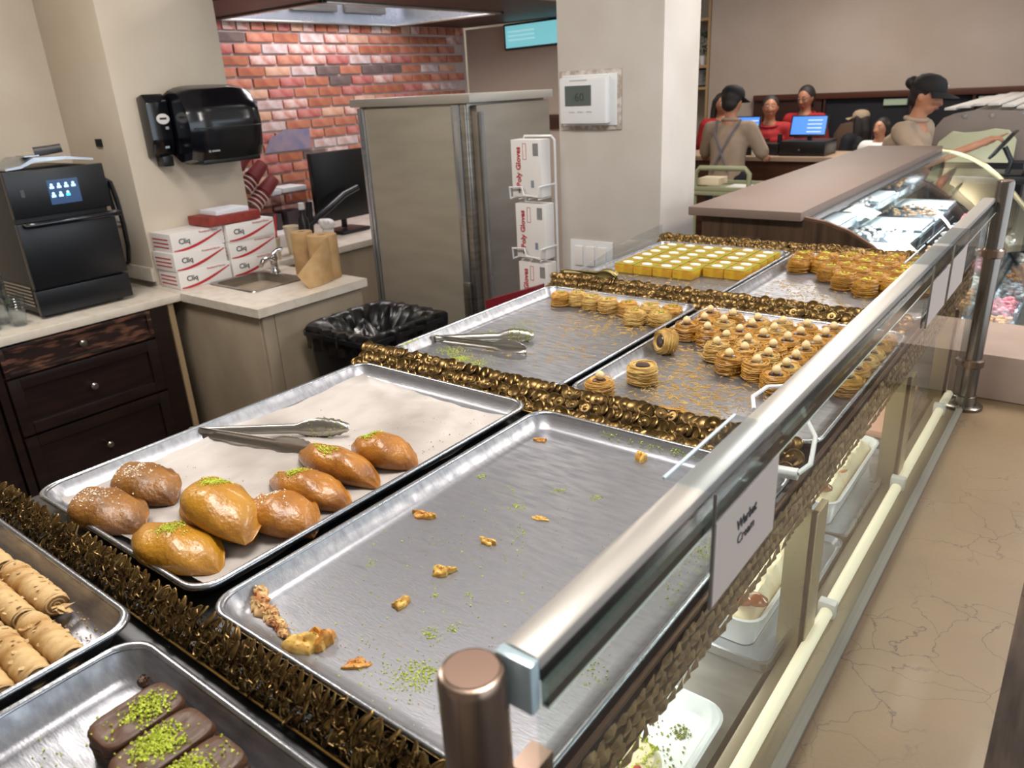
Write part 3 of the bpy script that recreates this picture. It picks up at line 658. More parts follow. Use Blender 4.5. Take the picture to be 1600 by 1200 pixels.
# the rail carrying the top edge of the glass
rl = MB(); rl.prism([(-.236, 1.450), (-.234, 1.454), (-.229, 1.4555), (-.213, 1.4555), (-.2095, 1.454), (-.2085, 1.450), (-.2085, 1.4465), (-.236, 1.4465)], 'y', .275, 2.17)
rl.build('top_rail', mat('satin rail', '#d6d1ca', .30, .75, col2='#c4bfb8', nscale=6, nstretch=(1, .3, 1)), case)
MB().box(-.224, -.2075, .275, 2.17, 1.4385, 1.446).build('rail_gasket', mat('black gasket', '#0c0f0e', .25), case)
MB().box(-.2085, -.2035, .275, 2.17, 1.4215, 1.4383).build('rail_reflection_band', glass('green rail reflection', (.40, .47, .43), .15, 1.5, .16), case)  # tinted strip standing in for the rail's reflection in the glass
MB().box(-.2085, -.2032, .275, 2.17, 1.4198, 1.4214).build('rail_reflection_line', mat('bright green rail reflection', '#c9d3c4', .25), case)  # pale line drawn along the lower end of that reflection
MB().box(-.235, -.2085, .266, .275, 1.418, 1.4545, bev=.002).build('rail_end', mat('blue white end cap', '#b9ccd4', .2, .3), case)
# stone ledge
st = mat('veined beige stone', '#7f6a50', .48, col2='#735f47', nscale=5, contrast=(.3, .75), coat=.05, bump=.15, bscale=160)
nt = st.node_tree; N = nt.nodes; Lk = nt.links
tc = N.new('ShaderNodeTexCoord'); wv = N.new('ShaderNodeTexVoronoi'); wv.feature = 'DISTANCE_TO_EDGE'; wv.inputs['Scale'].default_value = 11
ns = N.new('ShaderNodeTexNoise'); ns.inputs['Scale'].default_value = 7; ns.inputs['Detail'].default_value = 6
mx = N.new('ShaderNodeMix'); mx.data_type = 'VECTOR'; mx.inputs[0].default_value = .16
Lk.new(tc.outputs['Object'], mx.inputs[4]); Lk.new(tc.outputs['Object'], ns.inputs[0]); Lk.new(ns.outputs['Color'], mx.inputs[5]); Lk.new(mx.outputs[1], wv.inputs[0])
cr = N.new('ShaderNodeValToRGB'); cr.color_ramp.elements[0].position = 0; cr.color_ramp.elements[0].color = (1, 1, 1, 1); cr.color_ramp.elements[1].position = .012; cr.color_ramp.elements[1].color = (0, 0, 0, 1)
Lk.new(wv.outputs[0], cr.inputs[0])
ns2 = N.new('ShaderNodeTexNoise'); ns2.inputs['Scale'].default_value = 4; Lk.new(tc.outputs['Object'], ns2.inputs[0])
cr2 = N.new('ShaderNodeValToRGB'); cr2.color_ramp.elements[0].position = .40; cr2.color_ramp.elements[1].position = .56; Lk.new(ns2.outputs[0], cr2.inputs[0])
ml = N.new('ShaderNodeMath'); ml.operation = 'MULTIPLY'; Lk.new(cr.outputs[0], ml.inputs[0]); Lk.new(cr2.outputs[0], ml.inputs[1])
bc = [l for l in Lk if l.to_socket == N['Principled BSDF'].inputs['Base Color']][0].from_socket
m3 = N.new('ShaderNodeMix'); m3.data_type = 'RGBA'; Lk.new(ml.outputs[0], m3.inputs[0]); Lk.new(bc, m3.inputs[6]); m3.inputs[7].default_value = lin('#4d3c31')
Lk.new(m3.outputs[2], N['Principled BSDF'].inputs['Base Color'])
lg = MB().box(-.206, .012, -.35, 2.62, .872, .9035, bev=.003); lg.box(.013, .55, 2.27, 2.62, .872, .9035, bev=.003)
tag(lg.build('stone_ledge', st), 'pale beige veined stone ledge running along the outside of the glass front', 'counter ledge')
MB_ = MB().box(-.205, -.03, -.35, 2.6, 0, .871)
tag(MB_.build('ledge_support', mat('base brown laminate', '#4c3a30', .5)), 'brown laminate panel carrying the stone ledge', 'panel')
bl = MB().box(-.285, .55, 2.275, 2.60, .905, 1.03, bev=.003)
tag(bl.build('stone_block', mat('pinkish stone', '#a18c80', .5, col2='#968074', nscale=6, bump=.05)), 'pinkish beige raised stone block behind the far steel post', 'counter block')

# posts
PM = mat('bronzed steel', '#9a8577', .24, .92, col2='#7d695c', nscale=3, nstretch=(1, 1, .2))
def post(x, y, zt, r, lab):
    p = empty('steel_post', (x, y, .904), 0, lab, 'post', 'steel posts of the glass front'); PM = MATS['bronzed steel'] if y < 1 else mat('dark satin steel', '#77706a', .26, .95)
    MB().lathe([(r, .03), (r, zt-.904-.006), (r-.002, zt-.904-.001), (r-.005, zt-.904)], (x, y, .904), 32).build('tube', PM, p)
    MB().lathe([(r-.0035, 0), (r-.0045, .0012), (0, .0014)], (x, y, zt-.0008), 32).build('end_cap', mat('brown end cap', '#6b5345', .45, .5), p)
    MB().lathe([(r*2.1, 0), (r*2.1, .007), (r*1.9, .010), (r*1.25, .012), (r*1.2, .034), (r, .036)], (x, y, .904), 28).build('base_flange', PM, p)
    return p
pa = post(-.238, .249, 1.452, .0205, 'near bronzed steel post with a flat brown cap at the bottom of the picture')
b_ = MB(); b_.box(-.225, -.209, .262, .285, 1.36, 1.375); b_.build('glass_clamp', PM, pa)
MB().box(-.20, -.155, .268, .29, 1.335, 1.347, mtx=None).build('clamp_plate', PM, pa)
pb = post(-.195, 2.19, 1.495, .0195, 'far tall steel post standing on the stone ledge by the stone block')
for z in (1.32, 1.03): MB().lathe([(.022, -.012), (.026, -.008), (.026, .008), (.022, .012)], (-.195, 2.19, z), 20).build('collar', PM, pb); MB().cyl((-.2, 2.165, z), .012, .012, 14, 'y').build('clamp_screw', PM, pb)

# sign holders
def sign(y0, y1, z0, lab, words=None, x0=-.244):
    s_ = empty('sign_holder', (-.21, y0, 1.456), 0, lab, 'sign', 'clear sign holders hooked over the rail')
    xo = -.203+.004
    a = MB(); a.box(x0, xo, y0, y1, 1.4562, 1.4578); a.box(xo-.0015, xo, y0, y1, z0, 1.4562); a.box(xo-.0065, xo-.0045, y0, y1, z0, z0+.10) if 0 else None
    a.build('holder', M_ACR, s_)
    MB().box(xo+.0003, xo+.0012, y0+.002, y1-.002, z0+.002, 1.428).build('paper_card', mat('sign paper', '#b5a79f', .55), s_)
    MB().tube([(x0, y0, 1.457), (x0, y1, 1.457)], .0016, 6).build('bright_edge', mat('acrylic edge', '#cfe2ee', .15), s_)
    MB().box(xo-.0015, xo+.0012, y0-.0008, y0, z0, 1.456).build('side_edge', mat('grey acrylic edge', '#7d7873', .3), s_)
    if words:
        for k, (t_, b__) in enumerate(words): lettering(t_, .0145, (xo+.0014, (y0+y1)/2-.004, z0+.056-k*.0155), FX, M_INK, s_, bold=b__)
    else:
        MB().box(xo+.0013, xo+.0016, y0+.04, y1-.04, z0+.08, z0+.084).build('printed_line', M_INK, s_)
    return s_
sign(.500, .648, 1.345, 'clear sign holder with a card reading Warbat Cream on the near part of the rail', [('Warbat', .0003), ('Cream', 0)])
sign(1.37, 1.53, 1.35, 'left one of the two blank backed sign cards near the far post')
sign(1.555, 1.72, 1.35, 'right one of the two blank backed sign cards, nearest the far post')

# ============================================================ SHEET PANS
def pan(x0, x1, y0, y1, lab, dep=.024, m=None, name='sheet_pan', zr=ZR):
    t = empty(name, ((x0+x1)/2, (y0+y1)/2, zr-dep), 0, lab, 'tray', 'aluminium sheet pans on the case')
    r = .034; w_ = .007; sl = .018
    pr = [(w_, -.003, r), (0, -.003, r), (0, 0, r), (w_*.6, .002, r), (w_, .0005, r), (w_+sl*.25, -dep*.3, r), (w_+sl*.75, -dep*.85, r-.004), (w_+sl*1.1, -dep*1.0+.0005, r-.006), (w_+sl*1.6, -dep, r-.006)]
    b = MB()
    rings = [ring(x0+i, x1-i, y0+i, y1-i, zr+z, max(rr-i*.3, .012), 6) for i, z, rr in pr[4:]]
    loft(b, rings, True); b.build('pan_body', m or M_ALU, t, fix=False, ang=60)
    n = 6; rb_ = MB(); RR = []
    for k in range(9):
        a = PI*2*k/8*.86-.3
        RR.append(ring(x0+.0042-.0042*math.cos(a), x1-.0042+.0042*math.cos(a), y0+.0042-.0042*math.cos(a), y1-.0042+.0042*math.cos(a), zr-.002+.0042*math.sin(a), r, 6))
    loft(rb_, RR, False).build('rolled_rim', M_RIM, t, fix=False, ang=80)
    ub = MB(); loft(ub, [ring(x0+i, x1-i, y0+i, y1-i, zr+z-.0015, max(rr-i*.3, .012), 6) for i, z, rr in pr[4:]], True).build('underside', M_ALU, t, fix=False)
    return t
PANS = {}
PANS['A'] = pan(-1.225, -.765, .345, 1.02, 'paper lined aluminium sheet pan holding the folded fried pastries')
PANS['B'] = pan(-.742, -.282, .338, 1.008, 'large nearly empty aluminium sheet pan with crumbs in the middle of the case')
PANS['C'] = pan(-1.235, -.768, 1.108, 1.755, 'aluminium sheet pan with tongs and a short row of small nests along its far edge')
PANS['D'] = pan(-.752, -.282, 1.108, 1.755, 'aluminium sheet pan crowded with hazelnut topped nests')
PANS['E'] = pan(-1.235, -.768, 1.868, 2.47, 'far left aluminium sheet pan holding the yellow cake squares')
PANS['F'] = pan(-.760, -.282, 1.868, 2.47, 'far right aluminium sheet pan holding golden pistachio nests')
PANS['G'] = pan(-1.245, -.778, -.38, .285, 'bottom left aluminium sheet pan holding the rolled flaky pastries', dep=.03, zr=ZR+.002)
PANS['H'] = pan(-.757, -.29, -.39, .270, 'bottom aluminium sheet pan holding the chocolate pastries', dep=.03, zr=ZR+.003)

# ============================================================ BRASS FILIGREE STRIPS
def disc(r, n=12, boss=True):
    b = MB()
    b.lathe([(r*.72, .0006), (r*.86, .0022), (r, .0006), (r*.9, -.0006)], (0, 0, 0), n)
    if boss: b.lathe([(r*.44, 0), (r*.30, .0016), (0, .0022)], (0, 0, 0), n)
    return b
def leafring(l, w_):
    b = MB(); pts = [Vector((w_*math.sin(2*PI*k/12)*(1-.35*math.cos(2*PI*k/12)), l*math.cos(2*PI*k/12), 0)) for k in range(12)]
    b.tube(pts, .0012, 5, closed=True); b.tube([(0, -l*.8, 0), (w_*.15, 0, .001), (0, l*.8, 0)], .0009, 4); c_ = b.bm.verts.new((0, 0, .0022)); V = b._v([p*.86 for p in pts]); [b.face([V[i], V[(i+1) % 12], c_]) for i in range(12)]; return b
def filigree(y, x0, x1, lab, kind, zt):
    e = empty('filigree_strip', ((x0+x1)/2, y, zt-.035), 0, lab, 'brass trim', 'brass filigree strips between the tray rows')
    MB().box(x0, x1, y-.004, y, zt-.033, zt-.014, bev=.001).build('backing', M_BRASS2, e)
    yb = y-.053 if kind else y-.0225
    MB().tube([(x0, yb, zt-.037), (x1, yb, zt-.037)], .0018, 6).build('lower_bar', M_GOLD, e)
    MB().tube([(x0, y+.008, zt-.030), (x1, y+.008, zt-.030)], .002, 6).build('lower_bar', M_GOLD, e)
    rws = 3 if kind else 4; n = 66 if kind else 74
    pr = []
    for v_ in range(3):
        o = (disc(.0128+.0012*v_, 16, v_ != 1) if kind else leafring(.0086+.0008*v_, .0040+.0005*v_)).build('link', M_BRASS, None, fix=False); o.parent = e; pr.append([o, False])
    for rr in range(rws):
        for k in range(n):
            q_ = random.choice(pr)
            if q_[1]: o = q_[0].copy(); COL.objects.link(o)
            else: o = q_[0]; q_[1] = True
            px = x0+(x1-x0)*(k+.5*(rr % 2)+rnd(-.25, .25)+.25)/n; 
            if kind:
                pz = zt-.030+rr*.0125+rnd(-.002, .002); py = y-.041+rr*.0195+rnd(-.002, .002)
                eu = Euler((R(40+rnd(-16, 16)), R(rnd(-24, 24)), R(rnd(-22, 22))))
            else:
                pz = zt-.028+rr*.0088+rnd(-.0018, .0018); py = y-.0165+rr*.0058+rnd(-.0025, .0025)
                eu = Euler((R(50+rnd(-18, 18)), R(rnd(-25, 25)), R(rnd(-48, 30))))
            o.location = Vector((px, py, pz))-e.location; o.rotation_euler = eu
    for q_ in pr:
        if not q_[1]: bpy.data.objects.remove(q_[0])
    if not kind:
        wb = MB()
        for k in range(1100):
            px = rnd(x0, x1); t_ = rnd(0, 1); c_ = Vector((px, y-.019+t_*.021, zt-.031+t_*.030)); q = Euler((R(50+rnd(-35, 35)), R(rnd(-50, 50)), rnd(0, 3))).to_matrix(); r_ = rnd(.003, .0052)
            wb.tube([c_+q @ Vector((r_*math.cos(2*PI*i/7), r_*1.5*math.sin(2*PI*i/7), .0006*math.sin(4*PI*i/7))) for i in range(7)], .0006, 3, closed=True)
        tag(wb.build('wire_braid', M_BRASS, e, smooth=False, fix=False), kind='stuff')
    return e
filigree(.318, -1.262, -.30, 'nearest brass strip of dark looped leaves between the bottom and middle trays', 0, 1.236)
filigree(1.072, -1.262, -.295, 'middle brass strip of overlapping dark coins in front of the tongs tray', 1, 1.238)
filigree(1.822, -1.262, -.295, 'farthest front facing brass strip of coins before the yellow cake tray', 1, 1.238)
filigree(2.50, -1.255, -.30, 'last brass strip of coins behind the yellow cake tray', 1, 1.238)
# right-hand long strip, seen through the glass
e = empty('filigree_skirt', (-.268, 1.1, 1.13), 0, 'long brown gold leaf panel hanging below the tray edge behind the glass', 'brass trim')
MB().box(-.2745, -.2725, -.35, 2.53, 1.146, 1.214).build('backing', M_BRASS2, e)
MB().tube([(-.2725, -.35, 1.218), (-.2725, 2.53, 1.218)], .0035, 8).build('upper_bar', mat('dark bronze bar', '#5b4738', .3, .9), e)
lf = MB(); BRL = mat('brown gold leaf', '#94774f', .38, .5, col2='#5f482f', nscale=60)
for rr in range(4):
    for k in range(150):
        y = -.33+k*.0192+(.0096 if rr % 2 else 0)+rnd(-.002, .002); z = 1.204-rr*.0185+rnd(-.002, .002)
        a = R(rnd(-25, 25)); mt = Matrix.Translation((-.2695+rnd(-.0008, .0012), y, z)) @ Matrix.Rotation(a, 4, 'X') @ Matrix.Rotation(R(rnd(-14, 14)), 4, 'Z') @ Matrix.Rotation(R(8), 4, 'Y')
        pts = [(0, -.009, .002), (.001, -.0045, .0085), (.0005, .002, .011), (.001, .0085, .005), (0, .0095, -.004), (0, .003, -.0115), (0, -.006, -.008)]
        c = lf.bm.verts.new(mt @ Vector((.0052, .001, 0))); V = lf._v([mt @ Vector(p) for p in pts])
        for i in range(7): lf.face([V[i], V[(i+1) % 7], c])
tag(lf.build('leaf_relief', BRL, e, smooth=False, fix=False), 'overlapping pressed metal leaves', kind='stuff')
# clear side guard next to the pillar
gd = MB().prism([(1.90, 1.215), (2.49, 1.215), (2.49, 1.275), (2.2, 1.262)], 'x', -1.251, -1.247)
tag(gd.build('side_guard', M_ACR), 'clear acrylic side guard at the far left corner of the case', 'guard')

# ============================================================ PASTRIES
ZB = ZR-.024      # inner floor of the shallow pans
M_FRY = mat('fried syrupy dough', '#a46a1e', .36, col2='#77430f', nscale=22, contrast=(.42, .74), coat=.2, bump=.4, bscale=170, rvar=.1, detail=8)
M_FRY2 = mat('pale golden dough', '#b07c1f', .34, col2='#8a5411', nscale=18, contrast=(.45, .8), coat=.25, bump=.4, bscale=170, rvar=.1, detail=8)
M_FRY3 = mat('browner fried dough', '#8f5f22', .42, col2='#613a10', nscale=20, contrast=(.4, .72), coat=.12, bump=.45, bscale=170, rvar=.1, detail=8)
M_KAD = mat('golden shredded pastry', '#c9993f', .5, col2='#a67422', nscale=30, bump=.3, bscale=160, sss=.03, coat=.1)
M_KADP = mat('pale shredded pastry', '#cfae66', .55, col2='#b48a3e', nscale=40, bump=.3, bscale=160, sss=.03)
M_KADB = mat('browned shredded pastry', '#c28d2c', .45, col2='#9a6a18', nscale=30, bump=.3, bscale=160, coat=.15)
M_HAZ = mat('blanched hazelnut', '#dcc493', .42, col2='#c7a465', nscale=90, contrast=(.5, .8), coat=.1)
M_CHOC = mat('dark chocolate', '#2c1510', .35, col2='#3a1e14', nscale=80, coat=.2)
M_PHYL = mat('flaky filo', '#c7a673', .6, col2='#a67c43', nscale=26, nstretch=(2.2, 1, 1), contrast=(.45, .68), bump=.5, bscale=70)
M_CHOCP = mat('chocolate pastry', '#5c3b24', .5, col2='#3d2412', nscale=24, nstretch=(1, .35, 1), coat=.06, bump=.9, bscale=70)
M_SUG = mat('white crumb', '#efe6d2', .8)
M_CRUMB = mat('golden crumb', '#c99a3c', .7, col2='#e0bd6a', nscale=200)
M_PAPER = mat('baking parchment', '#b9b2ac', .40, col2='#958d87', nscale=6, contrast=(.38, .66), bump=.8, bscale=11, coat=.1)

def grains(mb, pts, s0, s1):
    for p in pts:
        s_ = rnd(s0, s1); q = Euler((rnd(0, 6), rnd(0, 6), rnd(0, 6))).to_matrix()
        v = mb._v([Vector(p)+q @ Vector(c)*s_ for c in ((1, 0, -.5), (-.6, .9, -.5), (-.5, -.9, -.4), (.1, 0, .9))])
        for f in ((0, 1, 2), (0, 3, 1), (1, 3, 2), (2, 3, 0)): mb.face([v[i] for i in f])

# ---- folded fried pastries
def folded(loc, yaw, L_, W_, H_, m, lab, tilt=0., roll_=0., top=None, bend=.18, z=ZB+.002):
    e = empty('folded_pastry', (*loc, z), 0, lab, 'pastry', 'fried folded pastries on the paper lined pan')
    base = Matrix.Translation((*loc, z)) @ Matrix.Rotation(yaw, 4, 'Z') @ Matrix.Rotation(roll_, 4, 'X') @ Matrix.Rotation(tilt, 4, 'Y')
    sd_ = rnd(0, 9)
    def P(u, v):
        x = (u-.5)*L_; t_ = 2*u-1
        env = max(0., 1-abs(t_)**1.55)**1.0 if t_ < 0 else max(0., 1-abs(t_)**2.2)**.72
        w_ = W_*.5*env*(1+.07*math.sin(3*t_+sd_)); h_ = H_*(max(0., 1-abs(t_)**1.9)**.9 if t_ < 0 else max(0., 1-abs(t_)**2.4)**.7)*(1+.05*math.sin(6*t_+sd_))
        a = 2*PI*v
        c, s_ = math.cos(a), math.sin(a)
        yy = w_*(c if c < 0 else c**1.3*1.38)                # sealed lip reaches further out on one side
        zz_ = h_*.5+h_*.5*(abs(s_)**.85)*(1 if s_ > 0 else -1)*(1-.35*max(0, c)**3)
        if c > .86: zz_ = h_*.5*.8+(zz_-h_*.4)*.35+.002*math.sin(18*t_+sd_)
        if s_ < 0: zz_ = max(zz_, 0)+0
        yy += bend*W_*(t_*t_-.3)*-1
        zz_ += .0016*math.sin(9*t_+4*c+sd_)*(s_ > .2)
        return base @ Vector((x, yy, max(zz_, .0)))
    b = MB().shell(P, 30, 26, closev=True); b.build('dough', m, e, ang=70)
    if top:
        kind, u0, v0, n = top; g = MB(); pts = []
        for _ in range(n):
            u = min(.95, max(.05, random.gauss(u0, .055 if kind == 'p' else .11))); v = random.gauss(v0, .035 if kind == 'p' else .055)
            pts.append(P(u, v)+Vector((0, 0, .0006+(rnd(0, .0018) if kind == 'p' else 0))))
        grains(g, pts, .0008, .0019)
        tag(g.build('pistachio_topping' if kind == 'p' else 'nut_topping', M_GREEN if kind == 'p' else M_SUG, e, smooth=False, fix=False), kind='stuff')
        if kind == 'p':
            g = MB(); grains(g, [P(min(.95, max(.05, random.gauss(u0, .16))), random.gauss(v0, .07))+Vector((0, 0, .0005)) for _ in range(60)], .0006, .0012)
            tag(g.build('scattered_crumbs', M_CRUMB, e, smooth=False, fix=False), kind='stuff')
    return e
folded((-1.115, .462), R(-8), .17, .078, .046, M_FRY3, 'brown folded pastry with white crumbs, farthest left and behind on the paper', top=('s', .5, .25, 120), bend=-.25, roll_=R(6))
folded((-1.085, .385), R(-4), .18, .080, .046, M_FRY3, 'brown folded pastry with white crumbs nearest the front left tray corner', top=('s', .5, .25, 110), bend=-.25)
folded((-.90, .385), R(4), .178, .078, .050, M_FRY2, 'golden folded pastry with a small pistachio pinch at the front edge of the paper', top=('p', .56, .22, 190), bend=-.2)
folded((-.935, .468), R(-6), .20, .070, .040, M_FRY2, 'plain golden pastry lying under the largest pistachio topped one', bend=-.2)
folded((-.905, .462), R(-22), .185, .086, .052, M_FRY2, 'largest golden folded pastry on top of the pile with a bright pistachio patch', top=('p', .46, .24, 420), bend=-.3, z=ZB+.026, roll_=R(-14))
folded((-.848, .520), R(-6), .145, .075, .048, M_FRY, 'golden folded pastry with crumbs behind the largest one, partly hidden', top=('s', .45, .27, 70), bend=-.2)
folded((-.873, .585), R(4), .18, .062, .048, M_FRY, 'golden folded pastry with pistachio dust, third from the far end of the row', top=('p', .45, .25, 170), bend=-.2)
folded((-.900, .662), R(-1), .20, .062, .050, M_FRY, 'long golden folded pastry touching the tongs, second from the far end of the row', top=('p', .5, .27, 130), bend=-.2)
folded((-.868, .733), R(2), .15, .066, .050, M_FRY, 'golden folded pastry with pistachio at the far end of the row', top=('p', .42, .25, 200), bend=-.2)

# ---- parchment
def pap(u, v):
    x = -1.190+.402*u; y = .372+.615*v
    z = ZB+.0012+.0022*abs(math.sin(7*u+3*v+.6*math.sin(9*u)))*abs(math.sin(9*v+2*u*u))+.0018*abs(math.sin(21*u+9*v+math.sin(13*v)))**3+.0014*abs(math.sin(5*u-27*v+math.sin(11*u)))**4
    ed = max(0, .04-u)/.04; z += .006*ed**1.3
    ed = max(0, .03-v)/.03; z += .006*ed
    x += .006*math.sin(11*v); y += .012*math.sin(5*u+1)*(v-.2)
    return Vector((x, y, z))
tag(MB().shell(pap, 110, 150).build('parchment_sheet', M_PAPER, None, fix=False, ang=25), 'crinkled greasy white baking paper lining the left middle pan', 'paper')

# ---- tongs
def tongs(hinge, tipa, tipb, lab, dirty=0, m=None):
    m = m or M_STEEL
    e = empty('tongs', hinge, 0, lab, 'tongs')
    H = Vector(hinge)
    for i, tp in enumerate((tipa, tipb)):
        T = Vector(tp); d = T-H; n = Vector((-d.y, d.x, 0)).normalized(); up = Vector((0, 0, 1))
        def fn(u, v):
            p = H+d*u; wv_ = .0085+.002*u if u < .66 else .0095+.010*math.sin(PI*min(1, (u-.66)/.34)**.8)
            if u > .97: wv_ *= .75
            s_ = 2*v-1; sc_ = (.0015*math.sin(u*150) if u > .72 else 0)*abs(s_)
            arch = .006*(1-s_*s_)*(1 if u < .66 else 1+(u-.66)*1.2)
            flip = 1
            return p+n*(wv_*s_)*.25+up*((wv_+sc_)*s_*.9+.010)+n*arch*(1 if i else -1)
        o = MB().shell(fn, 46, 7).build('arm', m, e, fix=False)
        so = o.modifiers.new('s', 'SOLIDIFY'); so.thickness = .0012
        if dirty and i == 0:
            g = MB(); grains(g, [fn(rnd(.74, .97), rnd(0, 1))+Vector((rnd(-.003, .003), rnd(-.003, .003), rnd(0, .003))) for _ in range(dirty)], .0007, .0016)
            tag(g.build('stuck_crumbs', M_GREEND, o, smooth=False, fix=False), kind='stuff')
    d = (Vector(tipa)-H).normalized()
    MB().tube([H+Vector((0, 0, .004))-d*.006, H+Vector((0, 0, .017))-d*.006], .006, 10).build('hinge_pin', m, e)
    return e
tongs((-1.222, .620, ZB+.006), (-.985, .775, ZB+.010), (-.965, .685, ZB+.006), 'steel tongs lying open on the paper behind the fried pastries', 130)
tongs((-1.215, 1.245, ZB+.002), (-1.015, 1.375, ZB+.004), (-.975, 1.285, ZB+.002), 'steel tongs with pistachio stuck to one jaw on the middle left pan', 420)
tongs((-1.235, 1.835, ZR+.012), (-1.07, 1.868, ZR+.012), (-1.07, 1.838, ZR+.010), 'tarnished narrow tongs lying on the brass strip at the far left corner', 60, mat('tarnished steel', '#9a8a5e', .4, .85))
wt_ = empty('white_handled_tongs', (-.34, 1.05, 1.236), 0, 'white plastic coated wire tongs lying across the brass strip under the rail', 'tongs')
MB().tube([(-.402, 1.155, 1.238), (-.418, 1.19, 1.245), (-.412, 1.245, 1.246), (-.38, 1.255, 1.25), (-.345, 1.20, 1.258), (-.31, 1.12, 1.262), (-.272, 1.05, 1.262), (-.258, .985, 1.250), (-.268, .964, 1.242)], .0036, 8).build('handle_wire', M_WHITEP, wt_)
MB().tube([(-.335, .962, 1.236), (-.268, .966, 1.240)], .0085, 12).build('grip', M_WHITEP, wt_)

# ---- shredded pastry nests
def nest_mesh(r, h, seed, strands=74, hollow=True):
    st = random.getstate(); random.seed(seed)
    b = MB()
    core = [(r*.80, 0), (r*.93, h*.2), (r*.95, h*.5), (r*.88, h*.8), (r*.68, h*.93), (r*.40, h*.80), (0, h*.72)]
    b.lathe(core, (0, 0, 0), 18)
    for k in range(strands):
        z0 = rnd(.06, .95)*h; rr = r*(.96 if z0 < h*.75 else rnd(.62, .9))+rnd(-.0008, .0012)
        if z0 > h*.82: z0 = h*rnd(.86, 1.0)
        ph = rnd(0, 6.28); am = rnd(.0005, .004); ex = rnd(.9, 1.08); span = rnd(.45, 1.0); cx, cy = rnd(-.0012, .0012), rnd(-.0012, .0012)
        n = 16; pts = []
        for i in range(n+1):
            a = ph+span*2*PI*i/n
            pts.append((cx+rr*ex*math.cos(a), cy+rr/ex*math.sin(a), max(.0008, z0+am*math.sin(a*1.0+ph*2)+.0006*math.sin(5*a))))
        b.tube(pts, rnd(.0004, .0008), 4)
    for k in range(16):
        a = rnd(0, 6.28); l = rnd(.004, .014)
        p = Vector((r*math.cos(a), r*math.sin(a), rnd(.001, h*.5))); q = p+Vector((math.cos(a+rnd(-1, 1))*l, math.sin(a+rnd(-1, 1))*l, rnd(-.004, .004)))
        q.z = max(q.z, .0008); b.tube([p, (p+q)/2+Vector((0, 0, .001)), q], .0005, 3)
    random.setstate(st); return b
NP = {}
def nest(x, y, kind, variant, lab, group, z=ZB+.0005, r=.0275, h=.038, tip=None, haz=True, sc=1.):
    key = (kind, variant, haz)
    if key not in NP:
        e = bpy.data.objects.new('nest_pastry', None); COL.objects.link(e); e.empty_display_size = .02
        m = {'haz': [M_KAD, M_KADP, M_KADB][variant % 3], 'pis': M_KADP if variant else M_KAD, 'gold': M_KADB}[kind]
        nb = nest_mesh(r, h, 11*variant+len(kind)*7+ord(kind[0])).build('shredded_pastry', m, None, fix=False, ang=60); nb.parent = e
        if kind == 'haz':
            c = MB().lathe([(r*.50, h*.86), (r*.44, h*.93), (r*.2, h*.95), (0, h*.95)], (0, 0, 0), 12).build('chocolate_filling', M_CHOC, None, fix=False); c.parent = e
            if haz: hz = MB().lathe([(0, -.0075), (.005, -.0068), (.0090, -.001), (.0086, .004), (.005, .0086), (.001, .0106), (0, .0106)], (rnd(-.002, .002), rnd(-.002, .002), h*.95+.006), 12).build('hazelnut', M_HAZ, None); hz.parent = e
        else:
            g = MB(); a0 = rnd(0, 6)
            for k in range(5 if kind == 'pis' else 6):
                a = a0+k*1.3; rr = r*rnd(.1, .42); g.ball((rr*math.cos(a), rr*math.sin(a), h*.93+rnd(0, .003)), rnd(.003, .0048), rnd(.002, .0032), .0024, 6)
            g = g.build('pistachio_pieces', M_GREEND if kind == 'pis' else M_GREEN, None); g.parent = e; g['kind'] = 'stuff'
        NP[key] = (e, [False]); 
    e, usedf = NP[key]
    if usedf[0]: e = copy_tree(e)
    usedf[0] = True
    e.location = (x, y, z); e.rotation_euler = (0, 0, rnd(0, 6.28)); e.scale = (sc, sc, sc*rnd(.94, 1.05))
    if tip: e.rotation_euler = tip
    return tag(e, lab, 'pastry', group)
gH = 'hazelnut nests on the middle right pan'
nest(-.705, 1.158, 'haz', 0, 'single hazelnut topped nest standing alone by the middle brass strip', gH)
nest(-.668, 1.262, 'haz', 1, 'single nest with bare chocolate filling and no nut near the front of the pan', gH, haz=False, sc=1.1)
nest(-.700, 1.462, 'haz', 1, 'pale nest tipped on its side in front of the hazelnut cluster', gH, haz=False, tip=(R(80), R(15), R(-35)), z=ZB+.024)
pos = [(-.712, 1.556), (-.655, 1.545), (-.703, 1.667), (-.692, 1.607), (-.645, 1.612), (-.646, 1.667), (-.588, 1.566), (-.600, 1.510), (-.595, 1.455), (-.545, 1.400), (-.585, 1.667), (-.582, 1.617),
       (-.533, 1.558), (-.548, 1.505), (-.535, 1.452), (-.487, 1.393), (-.484, 1.442), (-.490, 1.497), (-.525, 1.608), (-.532, 1.672), (-.480, 1.553), (-.474, 1.615), (-.477, 1.672), (-.429, 1.51), (-.432, 1.455), (-.430, 1.405), (-.434, 1.352),
       (-.420, 1.676), (-.421, 1.621), (-.424, 1.566)]
pos += [(-.37, y) for y in (1.36, 1.414, 1.468, 1.522, 1.576, 1.63, 1.684)]+[(-.316, y) for y in (1.40, 1.454, 1.508, 1.562, 1.616, 1.67)]
pos.sort(key=lambda p: (round((p[1]-1.35)/.055), p[0]))
rows_ = {}
for p in pos: rows_.setdefault(round((p[1]-1.35)/.055), []).append(p)
for ri, (k, ps) in enumerate(sorted(rows_.items())):
    for ci, p in enumerate(sorted(ps)):
        nest(p[0], p[1], 'haz', (ri*5+ci*3+random.randint(0, 2)) % 6, 'hazelnut nest, %s from the left in the %s row of the cluster' % (ordn(ci), ordn(ri)), gH, haz=not (ri, ci) in ((3, 4),))
gP = 'small pistachio nests on the middle left pan'
